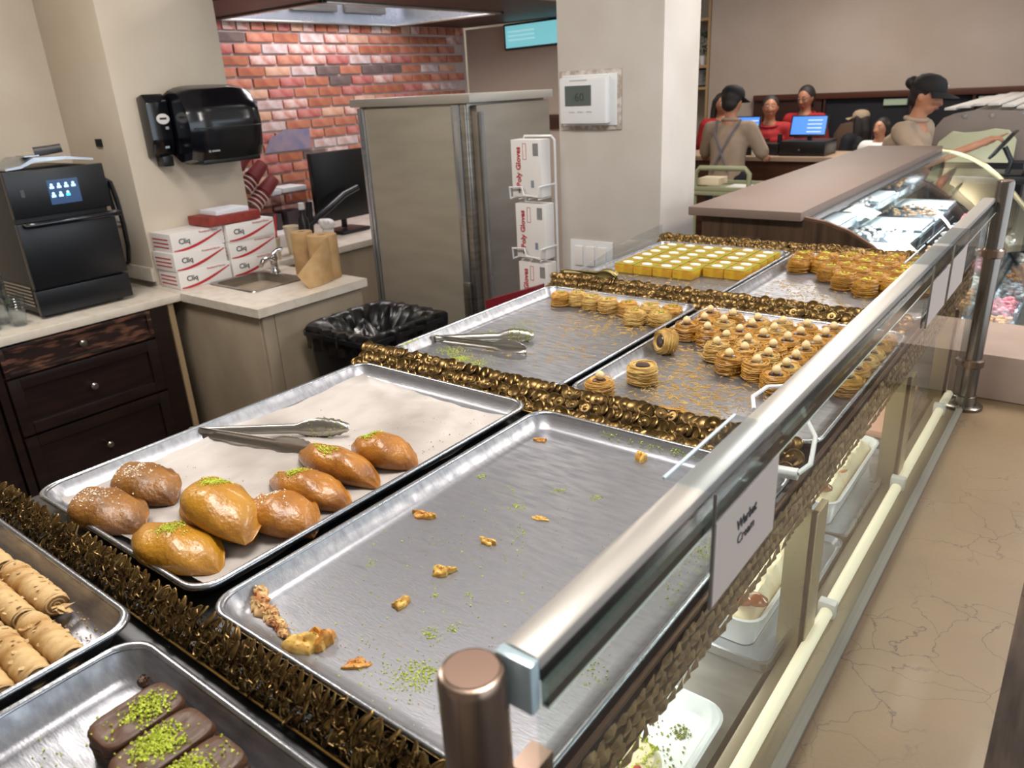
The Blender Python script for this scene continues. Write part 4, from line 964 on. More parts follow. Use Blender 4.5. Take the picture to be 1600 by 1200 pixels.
for i, p in enumerate([(-1.128, 1.655), (-1.082, 1.672), (-1.030, 1.660), (-.975, 1.652), (-.915, 1.650), (-.862, 1.588), (-.855, 1.655), (-.805, 1.608), (-.800, 1.665)]):
    nest(p[0]-.01, p[1]+.015, 'pis', i % 4, 'small pale pistachio nest, %s from the left in the tongs pan' % ordn(i), gP, sc=.98)
gG = 'golden pistachio nests on the far right pan'
gpos = [(-.700, 2.31), (-.640, 2.335), (-.705, 2.375), (-.645, 2.40), (-.585, 2.36), (-.588, 2.235), (-.56, 2.295), (-.530, 2.165), (-.505, 2.235), (-.525, 2.36), (-.462, 2.120), (-.450, 2.19), (-.470, 2.30), (-.465, 2.365), (-.405, 2.245), (-.410, 2.31), (-.405, 2.375), (-.58, 2.43), (-.52, 2.43), (-.46, 2.43), (-.40, 2.435),
        (-.40, 2.14), (-.345, 2.19), (-.345, 2.26), (-.345, 2.33), (-.345, 2.40)]
gr = {}
for p in gpos: gr.setdefault(round((p[1]-2.12)/.065), []).append(p)
for ri, (k, ps) in enumerate(sorted(gr.items())):
    for ci, p in enumerate(sorted(ps)):
        nest(p[0], p[1], 'gold', (ri+ci) % 3, 'golden pistachio nest, %s from left in %s row of the far right pan' % (ordn(ci), ordn(ri)), gG, sc=1.18)
# loose strip of shredded pastry
lp = MB()
for k in range(26):
    a0, rr = rnd(-.1, .1), rnd(.022, .032); zz_ = rnd(.001, .009)
    lp.tube([(-.548+rr*math.cos(R(20)+a0+i*.3)*1.1, 1.138+rr*math.sin(R(20)+a0+i*.3)*.9, ZB+zz_+.002*math.sin(i)) for i in range(8)], .0008, 4)
tag(lp.build('nest_fragment', M_KAD, None, fix=False), 'curved loose strip of golden shredded pastry by the middle brass strip', 'pastry')

# ---- yellow cake squares
M_CK = mat('bright yellow cake', '#c4a01a', .65, col2='#b07f14', nscale=40, bump=.4, bscale=120, sss=.05)
M_CKT = mat('cake top pistachio dust', '#8d8f28', .85, col2='#ad6f24', nscale=45, contrast=(.42, .6), bump=.6, bscale=160)
ck = None; gc = 'yellow cake squares on the far left pan'
rr_ = 0
for j in range(6):
    for i in range(6):
        if j == 0 and i > 3: continue
        x = -1.165+i*.0665+(.004 if i > 3 else 0); y = 2.095+j*.0615+(.045 if False else 0)
        if ck is None:
            ck = bpy.data.objects.new('cake_square', None); COL.objects.link(ck); ck.empty_display_size = .02; e = ck
            a = MB().box(-.0325, .0325, -.030, .030, 0, .026, bev=.003).build('cake_body', M_CK, None); a.parent = ck
            a = MB().box(-.0315, .0315, -.029, .029, .0255, .0285, bev=.0012).build('crumb_top', M_CKT, None); a.parent = ck
            a = MB().lathe([(.0160, .0), (.0155, .002), (.010, .0038), (0, .0042)], (0, 0, .0285), 14, Matrix.Diagonal((1.1, .8, 1))).build('cream_dot', mat('white sugar dot', '#e6ddd4', .7, bump=.3, bscale=200), None); a.parent = ck
        else: e = copy_tree(ck)
        e.location = (x, y, ZB+.0005); e.rotation_euler = (0, 0, rnd(-.03, .03)); e.scale = (1, 1, rnd(.94, 1.06))
        tag(e, 'yellow cake square, %s from the left in the %s row from the front' % (ordn(i), ordn(j)), 'cake', gc)

# ---- rolled flaky pastries in the bottom left pan
ZG = ZR+.002-.03
def froll(x0, x1, y, z, r, lab, yaw=0.):
    L_ = x1-x0; e = empty('filo_roll', (x0, y, z), 0, lab, 'pastry', 'rolled flaky pastries in the bottom left pan')
    mt = Matrix.Translation((x0, y, z)) @ Matrix.Rotation(yaw, 4, 'Z'); sd_ = rnd(0, 9)
    def fn(u, v):
        a = 2*PI*v; rr = r*(1+.05*math.sin(a*2+sd_)+.035*math.sin(u*38+a*1.3+sd_)+.02*math.sin(u*90+a*3))
        if u < .04 or u > .96: rr *= .88
        return mt @ Vector((u*L_, rr*math.cos(a), rr*math.sin(a)*.95))
    MB().shell(fn, 44, 22, closev=True).build('rolled_filo', M_PHYL, e, ang=30)
    for s_, xx in ((-1, .0), (1, L_)):
        b = MB(); pts = []
        for k in range(40):
            a = k*.42; rr = r*.9*(1-k/42); pts.append(mt @ Vector((xx+s_*.0008-s_*.002*(k/40), rr*math.cos(a), rr*math.sin(a)*.95)))
        b.tube(pts, .0013, 4)
        A = b._v([mt @ Vector((xx-s_*.003, r*.9*math.cos(2*PI*k/20), r*.86*math.sin(2*PI*k/20))) for k in range(20)]); b.face(A)
        b.build('spiral_end', M_PHYL, e, fix=False)
    fl_ = MB()
    for k in range(16):   # lifted flakes
        u = rnd(.05, .95); a = rnd(.3, 2.8); p = fn(u, a/(2*PI)); q = Euler((rnd(-.5, .5), rnd(-.5, .5), rnd(0, 3))).to_matrix(); s1 = rnd(.0018, .0042)
        V = fl_._v([p+q @ Vector(c)*s1+Vector((0, 0, .0008)) for c in ((-1, -.5, 0), (.2, -.8, .1), (1, .2, 0), (.1, .7, .25), (-.8, .5, 0))]); fl_.face(V)
    tag(fl_.build('loose_flakes', M_PHYL, e, smooth=False, fix=False), kind='stuff')
RR = .0158
ly = [.245, .2125, .180, .1475, .115, .082]
for i, y in enumerate(ly): froll(-1.04, -.915+(.004 if i == 0 else rnd(-.006, .002)), y, ZG+RR, RR, 'rolled flaky pastry, %s from the back in the left hand column' % ordn(i), R(rnd(-1.5, 1.5)))
for i, y in enumerate([.2125, .1795, .147, .114, .081]): froll(-.902+rnd(-.004, .003), -.797+rnd(-.004, .002), y, ZG+RR, RR, 'rolled flaky pastry, %s from the back in the right hand column' % ordn(i), R(rnd(-2, 2)))
froll(-1.18, -1.05, .240, ZG+RR, RR, 'rolled flaky pastry alone at the far left edge of the bottom pan')

# ---- chocolate pastries
ZH = ZR+.003-.03
def choc(x0, x1, y0, y1, lab, seeds, h_=.030):
    e = empty('chocolate_pastry', ((x0+x1)/2, (y0+y1)/2, ZH), 0, lab, 'pastry', 'chocolate pastries in the bottom pan'); sd_ = rnd(0, 9)
    cx, cy = (x0+x1)/2, (y0+y1)/2; A, B = (x1-x0)/2, (y1-y0)/2
    def fn(u, v):   # u round the block, v up
        a = 2*PI*u; c, s_ = math.cos(a), math.sin(a); p = (abs(c)**5+abs(s_)**5)**(-1/5)
        if v <= .55: k, z = 1.0+.02*math.sin(9*a+sd_)+.02*math.sin(v*30), h_*.88*(v/.55)
        elif v <= .72: k, z = 1-.05*((v-.55)/.17), h_*(.88+.12*math.sin((v-.55)/.17*PI/2))
        else: k, z = .95*(1-(v-.72)/.28), h_*(1+.03*math.sin(a*3+v*14+sd_))
        return Vector((cx+A*c*p*k, cy+B*s_*p*k, ZH+.0005+z))
    MB().shell(fn, 48, 22, closeu=True).build('glazed_block', M_CHOCP, e, ang=60)
    for k in range(3): MB().tube([fn(t_/40, .12+.13*k)+Vector((0, 0, 0)) for t_ in range(40)], .0012, 4, closed=True).build('layer_edge', M_CHOC, e)
    g = MB(); pts = []
    for (gx, gy, s_, n) in seeds:
        for _ in range(n):
            px, py = random.gauss(gx, s_), random.gauss(gy, s_*1.1); d = math.hypot(px-gx, py-gy)
            if abs(px-cx) < A*.97 and abs(py-cy) < B*.97: pts.append((px, py, ZH+h_+.0012+max(0, .004-d*.22)*rnd(.2, 1)))
    grains(g, pts, .0009, .0021)
    tag(g.build('pistachio_topping', M_GREEN, e, smooth=False, fix=False), 'heap of chopped pistachio', kind='stuff')
choc(-.668, -.616, .168, .247, 'chocolate pastry with pistachio on top, leftmost of the three', [(-.638, .218, .010, 330), (-.64, .20, .02, 30)])
choc(-.612, -.562, .160, .246, 'chocolate pastry with the largest pistachio heap, middle of the three', [(-.590, .200, .0105, 560)])
choc(-.558, -.508, .158, .243, 'chocolate pastry with pistachio, rightmost of the three beside the pan wall', [(-.540, .196, .012, 420), (-.53, .22, .018, 40)])
cc = MB().ball((-.705, .243, ZH+.008), .008, .006, .006, 8); grains(cc, [(-.705+rnd(-.006, .006), .243+rnd(-.005, .005), ZH+.013) for _ in range(20)], .001, .002)
tag(cc.build('chocolate_crumb', M_CHOCP), 'single chocolate crumb in the corner of the bottom pan', 'crumb')

# ---- bigger crumbs on the empty pan
def flake(x, y, l, w_, h_, yaw, m, lab, seed):
    st = random.getstate(); random.seed(seed)
    l *= 1.18; w_ *= 1.25; b = MB(); mt = Matrix.Translation((x, y, ZB+.0003)) @ Matrix.Rotation(yaw, 4, 'Z')
    ph = [rnd(0, 6) for _ in range(4)]
    def fn(u, v):
        a = 2*PI*u; e_ = 1+.16*math.sin(3*a+ph[0])+.12*math.sin(5*a+ph[1])+.08*math.sin(9*a+ph[2])
        if v < .5: k = 1-.1*v; z = v*2*h_*(.7+.3*math.sin(2*a+ph[3]))
        else: k = .95*(1-(v-.5)*2); z = h_*(.7+.3*math.sin(2*a+ph[3]))+h_*.35*math.sin(PI*(v-.5)*2)*(1+.4*math.sin(4*a))
        return mt @ Vector((l/2*math.cos(a)*e_*k, w_/2*math.sin(a)*e_*k, z))
    b.shell(fn, 26, 9, closeu=True); grains(b, [fn(rnd(0, 1), rnd(.5, .9)) for _ in range(26)], .0008, .0018)
    random.setstate(st)
    return tag(b.build('pastry_crumb', m, None, fix=False, ang=50), lab, 'crumb', 'pastry crumbs on the empty pan')
M_C1 = mat('toasted flake', '#cc943c', .5, col2='#a8681a', nscale=90, coat=.2); M_C2 = mat('custard crumb', '#dcb45a', .6, col2='#b98733', nscale=120, coat=.2)
flake(-.690, .650, .030, .013, .006, R(10), M_C1, 'toasted brown flake at the left edge of the empty pan', 1)
flake(-.570, .648, .021, .010, .005, R(0), M_C2, 'pale crumb in the middle of the empty pan, right of the brown flake', 2)
flake(-.574, .565, .025, .013, .007, R(55), M_C2, 'yellow longish crumb in the middle of the empty pan', 3)
flake(-.573, .489, .017, .012, .007, R(70), M_C2, 'small yellow crumb in front of the longish one', 4)
flake(-.512, .968, .020, .014, .010, R(110), M_C2, 'yellow crumb at the far wall of the empty pan', 5)
flake(-.690, .940, .018, .011, .003, R(20), M_C1, 'flat brown spot of crumb by the far left corner of the empty pan', 6)
flake(-.612, .378, .036, .024, .012, R(25), M_C2, 'large torn piece of pale pastry near the front of the empty pan', 7)
flake(-.600, .392, .026, .018, .014, R(70), M_C1, 'brown crust piece lying on the large torn pastry piece', 8)
flake(-.541, .391, .024, .012, .003, R(40), M_C1, 'flat caramel flake right of the torn pastry piece', 9)
flake(-.361, .408, .018, .010, .003, R(15), M_C1, 'flat caramel flake beside the near steel post', 10)
flake(-.545, .735, .020, .009, .0015, R(15), M_C2, 'thin pale crumb smear beyond the middle crumb', 11)
flake(-.688, 1.000, .022, .012, .004, R(-30), M_C1, 'orange crumb stuck at the far wall of the empty pan', 12)
b = MB()
def strip(u, v):
    x = -.725+.085*u; y = .372+.012*math.sin(u*3)+.020*(1-u)**3*1.2; w_ = .016*(1-u)**.8+.004
    return Vector((x+.004*math.sin(v*6+u*20), y+w_*(v-.5)*1.4+.002*math.sin(u*40), ZB+.001+.010*math.sin(PI*v)*(1-u*.6)+.012*max(0, .25-u)*4*(v)))
b.shell(strip, 40, 10); grains(b, [strip(rnd(0, 1), rnd(.2, .9))+Vector((0, 0, .001)) for _ in range(140)], .0008, .0018)
o = b.build('pastry_strip', mat('crust strip', '#d8b67e', .7, col2='#a3683a', nscale=50, contrast=(.45, .6)), None, fix=False); so = o.modifiers.new('s', 'SOLIDIFY'); so.thickness = .002
tag(o, 'long torn strip of pastry crust in the near left corner of the empty pan', 'crumb')

# ---- scattered crumbs (nobody could count them)
def scatter(name, pts, s0, s1, m, lab):
    g = MB(); grains(g, pts, s0, s1); tag(g.build(name, m, None, smooth=False, fix=False), lab, 'crumbs', None, 'stuff')
def cloud(cs, z): 
    P = []
    for (x, y, s_, n) in cs:
        for _ in range(n):
            px, py = random.gauss(x, s_), random.gauss(y, s_)
            P.append((px, py, z+.0006))
    return P
inB = lambda p: -.715 < p[0] < -.31 and .365 < p[1] < .985
pc = [(-.694, .786, .004, 22), (-.566, .815, .005, 26), (-.51, .828, .005, 22), (-.591, .742, .007, 36), (-.510, .470, .006, 50), (-.493, .494, .005, 26), (-.475, .422, .011, 150), (-.479, .405, .012, 110), (-.547, .694, .008, 18), (-.666, .528, .004, 10),
      (-.625, .78, .01, 14), (-.60, .60, .06, 50), (-.5, .6, .12, 110), (-.52, .40, .03, 50), (-.62, .365, .012, 20), (-.36, .385, .012, 80), (-.33, .52, .01, 40), (-.315, .78, .02, 160), (-.32, .70, .02, 60), (-.55, .525, .003, 12), (-.52, .55, .004, 10)]
scatter('pistachio_crumbs', [p for p in cloud(pc, ZB) if inB(p)]+[(rnd(-.60, -.42), 1.0-rnd(.004, .012), ZR-rnd(.004, .016)) for _ in range(150)], .0007, .0016, M_GREEN, 'scattered green pistachio crumbs over the nearly empty pan')
scatter('golden_crumbs', [p for p in cloud([(-.5, .65, .12, 160), (-.60, .40, .04, 70), (-.66, .37, .02, 40), (-.46, .41, .04, 70)], ZB) if inB(p)], .0005, .0012, M_CRUMB, 'scattered golden dust over the nearly empty pan')
inA = lambda p: -1.20 < p[0] < -.79 and .37 < p[1] < .99
scatter('pistachio_crumbs', [p for p in cloud([(-.83, .93, .006, 30), (-.84, .80, .03, 30), (-.95, .9, .08, 30), (-1.0, .55, .1, 30), (-.82, .86, .02, 14)], ZB+.003) if inA(p)], .0007, .0016, M_GREEND, 'a few pistachio crumbs on the crinkled baking paper')
inC = lambda p: -1.21 < p[0] < -.79 and 1.135 < p[1] < 1.73
scatter('pistachio_crumbs', [p for p in cloud([(-1.14, 1.22, .018, 200), (-1.09, 1.19, .012, 220), (-1.03, 1.185, .015, 160), (-1.15, 1.36, .02, 70), (-1.12, 1.47, .02, 60), (-1.0, 1.4, .1, 110)], ZB) if inC(p)]+[(-1.222+rnd(-.004, .004), rnd(1.14, 1.2), ZR+.001) for _ in range(80)], .0007, .0017, M_GREEN, 'scattered green pistachio crumbs around the tongs on the middle left pan')
def shreds(name, cs, inside, lab, n_l=.02):
    g = MB()
    for (x, y, s_, n) in cs:
        for _ in range(n):
            px, py = random.gauss(x, s_), random.gauss(y, s_)
            if not inside((px, py)): continue
            a = rnd(0, 6.28); l = rnd(.005, n_l); c = rnd(-1, 1); pts = []
            for i in range(4): pts.append((px+l*(i/3-.5)*math.cos(a+c*i/3), py+l*(i/3-.5)*math.sin(a+c*i/3), ZB+.0006+rnd(0, .0006)))
            g.tube(pts, rnd(.0004, .0008), 3)
    tag(g.build(name, M_KADP, None, smooth=False, fix=False), lab, 'crumbs', None, 'stuff')
shreds('pastry_shreds', [(-1.0, 1.45, .09, 120), (-.95, 1.55, .05, 110), (-.9, 1.35, .05, 50), (-1.0, 1.62, .06, 80), (-.85, 1.56, .03, 60), (-1.08, 1.25, .05, 40)], inC, 'pale loose shreds of pastry over the tongs pan')
inD = lambda p: -.725 < p[0] < -.31 and 1.135 < p[1] < 1.73
shreds('pastry_shreds', [(-.60, 1.25, .05, 230), (-.62, 1.38, .04, 160), (-.5, 1.25, .06, 160), (-.55, 1.17, .04, 90), (-.66, 1.48, .03, 70), (-.45, 1.3, .05, 80)], inD, 'golden loose shreds of pastry in front of the hazelnut nests')
inEF = lambda p: -1.21 < p[0] < -.31 and 1.89 < p[1] < 2.44 and not -.785 < p[0] < -.73
shreds('pastry_shreds', [(-.6, 2.05, .06, 150), (-.5, 2.0, .06, 120), (-1.0, 2.0, .1, 150), (-.68, 2.15, .04, 70)], inEF, 'pale crumbs and shreds on the two far pans', .012)
inGH = lambda p: -1.2 < p[0] < -.80 and 0 < p[1] < .262
scatter('filo_crumbs', [(rnd(-.90, -.81), rnd(.228, .262), ZG+.002) for _ in range(60)], .0008, .002, M_PHYL, 'pale filo crumbs behind the flaky rolls')
fk = MB()
for k in range(6):
    px, py = -.898+rnd(-.006, .012), .249+rnd(-.006, .006); q = Euler((rnd(-.6, .6), rnd(-.6, .6), rnd(0, 3))).to_matrix()
    V = fk._v([Vector((px, py, ZG+.018))+q @ Vector(c)*.009 for c in ((-1, -.5, 0), (.2, -.8, .1), (1, .2, 0), (.1, .7, .2), (-.8, .5, 0))]); fk.face(V)
o = fk.build('filo_flake', M_PHYL, None, smooth=False, fix=False)
tag(o, 'torn pale filo flakes at the end of the rearmost flaky roll', 'crumb', None, 'stuff')
scatter('pistachio_crumbs', [p for p in cloud([(-.50, .22, .02, 60), (-.52, .17, .02, 40), (-.6, .13, .05, 60), (-.70, .15, .04, 30)], ZH) if -.73 < p[0] < -.32 and p[1] < .245], .0007, .0017, M_GREEN, 'pistachio crumbs around the chocolate pastries')

# ============================================================ THINGS ON THE LOWER LIT SHELF
ZL = .8955
def tub(x0, x1, y0, y1, hgt, lab, m):
    e = empty('dessert_tray', ((x0+x1)/2, (y0+y1)/2, ZL), 0, lab, 'dish')
    b = MB(); loft(b, [ring(x0+.014, x1-.014, y0+.014, y1-.014, ZL, .02), ring(x0+.006, x1-.006, y0+.006, y1-.006, ZL+hgt-.006, .03), ring(x0, x1, y0, y1, ZL+hgt, .034), ring(x0+.004, x1-.004, y0+.004, y1-.004, ZL+hgt+.001, .032), ring(x0+.011, x1-.011, y0+.011, y1-.011, ZL+hgt-.01, .026), ring(x0+.02, x1-.02, y0+.02, y1-.02, ZL+.005, .02)], True, True)
    b.build('dish_body', m, e); return e
CR = mat('piped cream', '#efe2bd', .45, col2='#d9b878', nscale=22, contrast=(.55, .75), sss=.2, coat=.2)
def cream(par, x0, x1, y0, y1, z, hgt):
    def fn(u, v):
        x = x0+(x1-x0)*u; y = y0+(y1-y0)*v; ed = min(1, 8*min(u, 1-u))*min(1, 10*min(v, 1-v))
        return Vector((x, y, z+hgt*ed**.5*(.75+.25*abs(math.sin(u*9+math.sin(v*22)))*abs(math.cos(v*30+3*u)))))
    MB().shell(fn, 26, 60).build('cream_filling', CR, par, fix=False)
    AL = mat('toasted almond', '#b8763a', .4, coat=.2)
    for k in range(7):
        x = rnd(x0+.025, x1-.01); y = y0+(y1-y0)*(k+.5)/7+rnd(-.01, .01)
        MB().ball((x, y, z+hgt+.002), .005, .010, .003, 8, Euler((rnd(-.3, .3), rnd(-.3, .3), rnd(0, 3))).to_matrix()).build('almond', AL, par)
MB_ = empty('steel_shelf_pan', (-.45, 1.2, ZL), 0, 'shallow steel pan under the cream tubs on the lower shelf', 'tray')
for (a, c, lab) in ((.945, 1.365, 'steel pan under the nearer cream tub on the lower lit shelf'), (1.372, 1.80, 'steel pan under the farther cream tub on the lower lit shelf')):
    b = MB(); loft(b, [ring(-.70, -.278, a, c, ZL+.0005, .02), ring(-.70, -.278, a, c, ZL+.016, .02), ring(-.696, -.282, a+.004, c-.004, ZL+.017, .02), ring(-.69, -.288, a+.01, c-.01, ZL+.006, .02)], True, True)
    tag(b.build('steel_shelf_pan', M_STEELH), lab, 'tray')
bpy.data.objects.remove(MB_)
TW = mat('frosted tub plastic', '#dfe3e6', .25, coat=.2)
ZL0 = ZL; ZL = ZL0+.0075
t1 = tub(-.48, -.305, .968, 1.33, .055, 'clear tub of cream dessert with almonds on the lower lit shelf, the nearer one', TW); cream(t1, -.466, -.319, .985, 1.315, ZL+.03, .036)
for k in range(2): MB().ball((-.35+.02*k, 1.01+.01*k, ZL+.066), .022, .016, .010, 10).build('caramel_fig', mat('caramel fruit', '#8a4a1a', .2, coat=.6), t1)
t2 = tub(-.48, -.308, 1.395, 1.76, .055, 'clear tub of cream dessert with almonds on the lower lit shelf, the farther one', TW); cream(t2, -.466, -.322, 1.41, 1.745, ZL+.03, .038)
MB().ball((-.35, 1.44, ZL+.068), .022, .014, .010, 10).build('caramel_fig', MATS['caramel fruit'], t2)
ZL = ZL0
t3 = tub(-.56, -.290, .52, .83, .02, 'white rectangular platter with pistachio crumbs on the lower lit shelf', mat('white ceramic', '#dfe6ea', .18, coat=.4))
scatter('pistachio_crumbs', cloud([(-.335, .765, .007, 60), (-.325, .71, .02, 30), (-.36, .74, .02, 20)], ZL+.006), .0012, .0026, M_GREEND, 'chopped pistachio spilt on the white platter')
e = empty('cream_cake', (-.41, .655, ZL), 0, 'round cream cake covered with chopped pistachio on the white platter', 'cake')
MB().lathe([(.036, 0), (.040, .01), (.040, .035), (.03, .046), (0, .05)], (-.355, .655, ZL+.006), 22).build('cake_body', CR, e)
g = MB(); grains(g, [(-.355+.037*math.sqrt(rnd(0, 1))*math.cos(a), .655+.037*math.sqrt(rnd(0, 1))*math.sin(a), ZL+.052+rnd(-.006, .003)) for a in [rnd(0, 6.28) for _ in range(240)]], .002, .0045)
tag(g.build('pistachio_topping', M_GREEN, e, smooth=False, fix=False), kind='stuff')
MB().ball((-.335, .635, ZL+.056), .006).build('red_berry', M_RED, e)
o = MB().box(-.308, -.272, .605, .65, ZL+.0222, ZL+.045, bev=.004)
tag(o.build('brown_pastry', M_KADB), 'small brown shredded pastry square at the edge of the white platter', 'pastry')
for (a, c, lab) in ((1.815, 2.20, 'pinkish lidded dessert tray on the far part of the lower lit shelf'),):
    e = empty('dessert_tray', (-.4, 2.05, ZL), 0, lab, 'dish'); b = MB()
    loft(b, [ring(-.60, -.30, a, c, ZL+.0005, .02), ring(-.60, -.30, a, c, ZL+.03, .02)], True, True).build('dish_body', M_STEELH, e)
    MB().box(-.59, -.31, a+.01, c-.01, ZL+.030, ZL+.05, bev=.01).build('dessert_filling', mat('pink orange filling', '#c98e78', .3, col2='#d8a890', nscale=9, coat=.4), e)

# ============================================================ CURVED GLASS CASE BEHIND
WN = mat('walnut laminate', '#54402f', .42, col2='#38281c', nscale=6, nstretch=(7, 1, .6), contrast=(.35, .7))
WT = mat('grey brown counter top', '#7d6b62', .55, col2='#7a685e', nscale=3)
c2 = empty('curved_display_case', (-.8, 4.0, 0), 0, 'large curved glass display case with a grey brown top and walnut end', 'counter')
PR = [(-.845, 1.275), (-.76, 1.262), (-.68, 1.235), (-.60, 1.19), (-.52, 1.125), (-.44, 1.045), (-.355, .95), (-.27, .84), (-.20, .73), (-.165, .62)]
CY0, CY1 = 2.76, 5.36
MB().prism([(-1.215, .0), (-1.215, 1.268)]+PR+[(-.165, 0)], 'y', CY0, CY0+.025).build('end_panel', WN, c2)
MB().box(-1.26, -.835, CY0-.03, CY1, 1.27, 1.302, bev=.003).build('top_board', WT, c2)
MB().box(-1.215, -1.19, CY0+.026, CY1, 0, 1.268).build('rear_panel', mat('case rear glass door', '#aebcd8', .18, .1), c2)
MB().box(-1.188, -.18, CY0+.026, CY1, 0, .60).build('case_base', WN, c2)
MB().box(-1.188, -.185, CY0+.026, CY1, .602, .64).build('bottom_deck', M_STEELH, c2)
MB().box(-1.188, -.68, CY0+.05, CY1-.05, .93, .94).build('glass_shelf', M_GLASS, c2)
gl = MB(); n = len(PR)
gl.shell(lambda u, v: Vector((lambda i: (PR[i][0], CY0+.026+(CY1-CY0-.05)*v, PR[i][1]))(min(n-1, int(round(u*(n-1)))))), n, 2)
o = gl.build('curved_glass', M_GLASSF, c2, ang=60); so = o.modifiers.new('s', 'SOLIDIFY'); so.thickness = .006
for (a, b) in ((0, 1),): MB().prism([(-.86, 1.262), (-.79, 1.262), (-.79, 1.272), (-.86, 1.272)], 'y', CY0+.026, CY1).build('glass_head_rail', mat('blue grey rail', '#8e9aa6', .2, .8), c2)
MB().tube([(x, CY1, z) for x, z in PR], .014, 8).build('arch_frame', mat('cream metal frame', '#b9ad8c', .3, .7), c2)
MB().tube([(x+.002, CY0+.012, z+.004) for x, z in PR], .006, 6).build('edge_trim', mat('rust brown edging', '#6d4c38', .5), c2)
MB().box(-1.10, -.98, CY0-.012, CY0+.001, 1.12, 1.2, bev=.002).build('hook_plate', WN, c2)
# trays inside the curved case
FO = mat('bright foil tray', '#c9d2de', .22, .9, bump=.6, bscale=35)
def tray2(x0, x1, y0, y1, z, lab, fill=None):
    e = empty('foil_tray', ((x0+x1)/2, (y0+y1)/2, z), 0, lab, 'tray', 'silver trays in the curved case')
    loft(MB(), [ring(x0+.01, x1-.01, y0+.01, y1-.01, z+.001, .01, 3), ring(x0, x1, y0, y1, z+.035, .012, 3), ring(x0+.006, x1-.006, y0+.006, y1-.006, z+.035, .012, 3), ring(x0+.016, x1-.016, y0+.016, y1-.016, z+.012, .01, 3)], True, True).build('tray_body', FO, e)
    if fill:
        if fill == 'lid': MB().box(x0+.01, x1-.01, y0+.01, y1-.01, z+.036, z+.05, bev=.004).build('lid', mat('white lid', '#e3e8ee', .25), e)
        else:
            g = MB()
            for _ in range(75): g.ball((rnd(x0+.025, x1-.025), rnd(y0+.025, y1-.025), z+.035+rnd(0, .04)), rnd(.009, .018), rnd(.009, .016), rnd(.006, .011), 6)
            tag(g.build('sweets', fill, e), kind='stuff')
SW = [mat('pink sweets', '#d9788c', .5, col2='#e8b3b8', nscale=30), mat('peach pastries', '#d8a67a', .5, col2='#c08450', nscale=30), mat('white pastries', '#e6e0dc', .5, col2='#c8bcb8', nscale=30), mat('grey blue wrapped sweets', '#aab6c4', .35, col2='#8a6f66', nscale=22), mat('brown pastries', '#7a5a44', .5, col2='#a88a6a', nscale=30)]
fills = ['lid', SW[4], 'lid', SW[2], 'lid', SW[4], 'lid']
MB().box(-1.188, -.86, CY0+.05, CY1-.05, 1.09, 1.098).build('glass_shelf', M_GLASS, c2)
for k in range(6): tray2(-1.175, -.88, CY0+.25+k*.38, CY0+.58+k*.38, 1.0985, 'silver tray on the upper glass shelf of the curved case, %s from the near end' % ordn(k), fills[(k+1) % 7])
for k in range(7):
    tray2(-1.17, -.70, CY0+.10+k*.36, CY0+.40+k*.36, .941, 'silver tray on the glass shelf of the curved case, %s from the near end' % ordn(k), fills[k])
for k in range(7):
    # raised front tier
    tray2(-.50, -.362, CY0+.06+k*.36, CY0+.395+k*.36, .745, 'sweets tray along the curved glass, %s from the near end' % ordn(k), SW[[3, 0, 1, 2, 0, 1, 3][k]])
MB().box(-.502, -.36, CY0+.03, CY1-.02, .642, .744).build('front_tier', M_STEELH, c2)
MB().box(-.668, -.504, CY0+.03, CY1-.02, .642, .86).build('front_tier', M_STEELH, c2)
for k in range(7): tray2(-.355, -.215, CY0+.06+k*.36, CY0+.395+k*.36, .6405, 'sweets tray on the lowest step behind the curved glass, %s from the near end' % ordn(k), SW[[0, 2, 1, 0, 3, 1, 2][k]])
for k in range(7): tray2(-.662, -.51, CY0+.06+k*.36, CY0+.395+k*.36, .861, 'sweets tray on the second step of the curved case, %s from the near end' % ordn(k), SW[[2, 3, 0, 1, 2, 3, 0][k]])
for k, (x, y) in enumerate(((-.74, 3.35), (-.72, 4.1))):
    e = empty('price_card', (x, y, .94), 0, 'small pale pink price card standing in the curved case, %s' % ('nearer one' if k == 0 else 'farther one'), 'sign')
    mt = Matrix.Translation((x, y, .942)) @ Matrix.Rotation(R(15), 4, 'Z')
    MB().box(-.004, 0, -.04, .04, 0, .10, mtx=mt @ Matrix.Rotation(R(-14), 4, 'Y')).build('card', mat('pale pink card', '#e4c8c8', .5), e)
    MB().box(-.05, 0, -.04, .04, 0, .003, mtx=mt).build('foot', M_ACR, e)

# ============================================================ SECOND CASE, TABLET, FAR COUNTER
c3 = empty('grey_display_case', (-.75, 7, 0), 0, 'grey display case end with two screws and a white slatted top at the right edge', 'counter')
MB().prism([(-1.12, 0), (-1.12, 1.20), (-1.08, 1.285), (-.99, 1.415), (-.93, 1.44), (-.785, 1.465), (-.56, 1.45), (-.47, 1.40), (-.40, 1.28), (-.30, 1.0), (-.30, 0)], 'y', 6.2, 6.24).build('end_panel', mat('pinkish grey panel', '#8f827c', .5), c3)
for x in (-.86, -.70): MB().cyl((x, 6.188, 1.425), .014, .012, 12, 'y').build('screw', M_STEELH, c3)
for k in range(6):
    MB().box(-1.0+k*.085, -.93+k*.085, 6.241, 8.3, 1.462+.012*(k if k < 3 else 5-k), 1.478+.012*(k if k < 3 else 5-k), bev=.003).build('top_slat', mat('white slat', '#d8d2cc', .5), c3)
MB().prism([(-1.10, .0), (-1.10, 1.2), (-.98, 1.40), (-.79, 1.455), (-.56, 1.44), (-.42, 1.28), (-.32, 1.0), (-.32, 0)], 'y', 6.25, 8.3).build('case_body', mat('case white', '#b9b3ac', .4), c3)
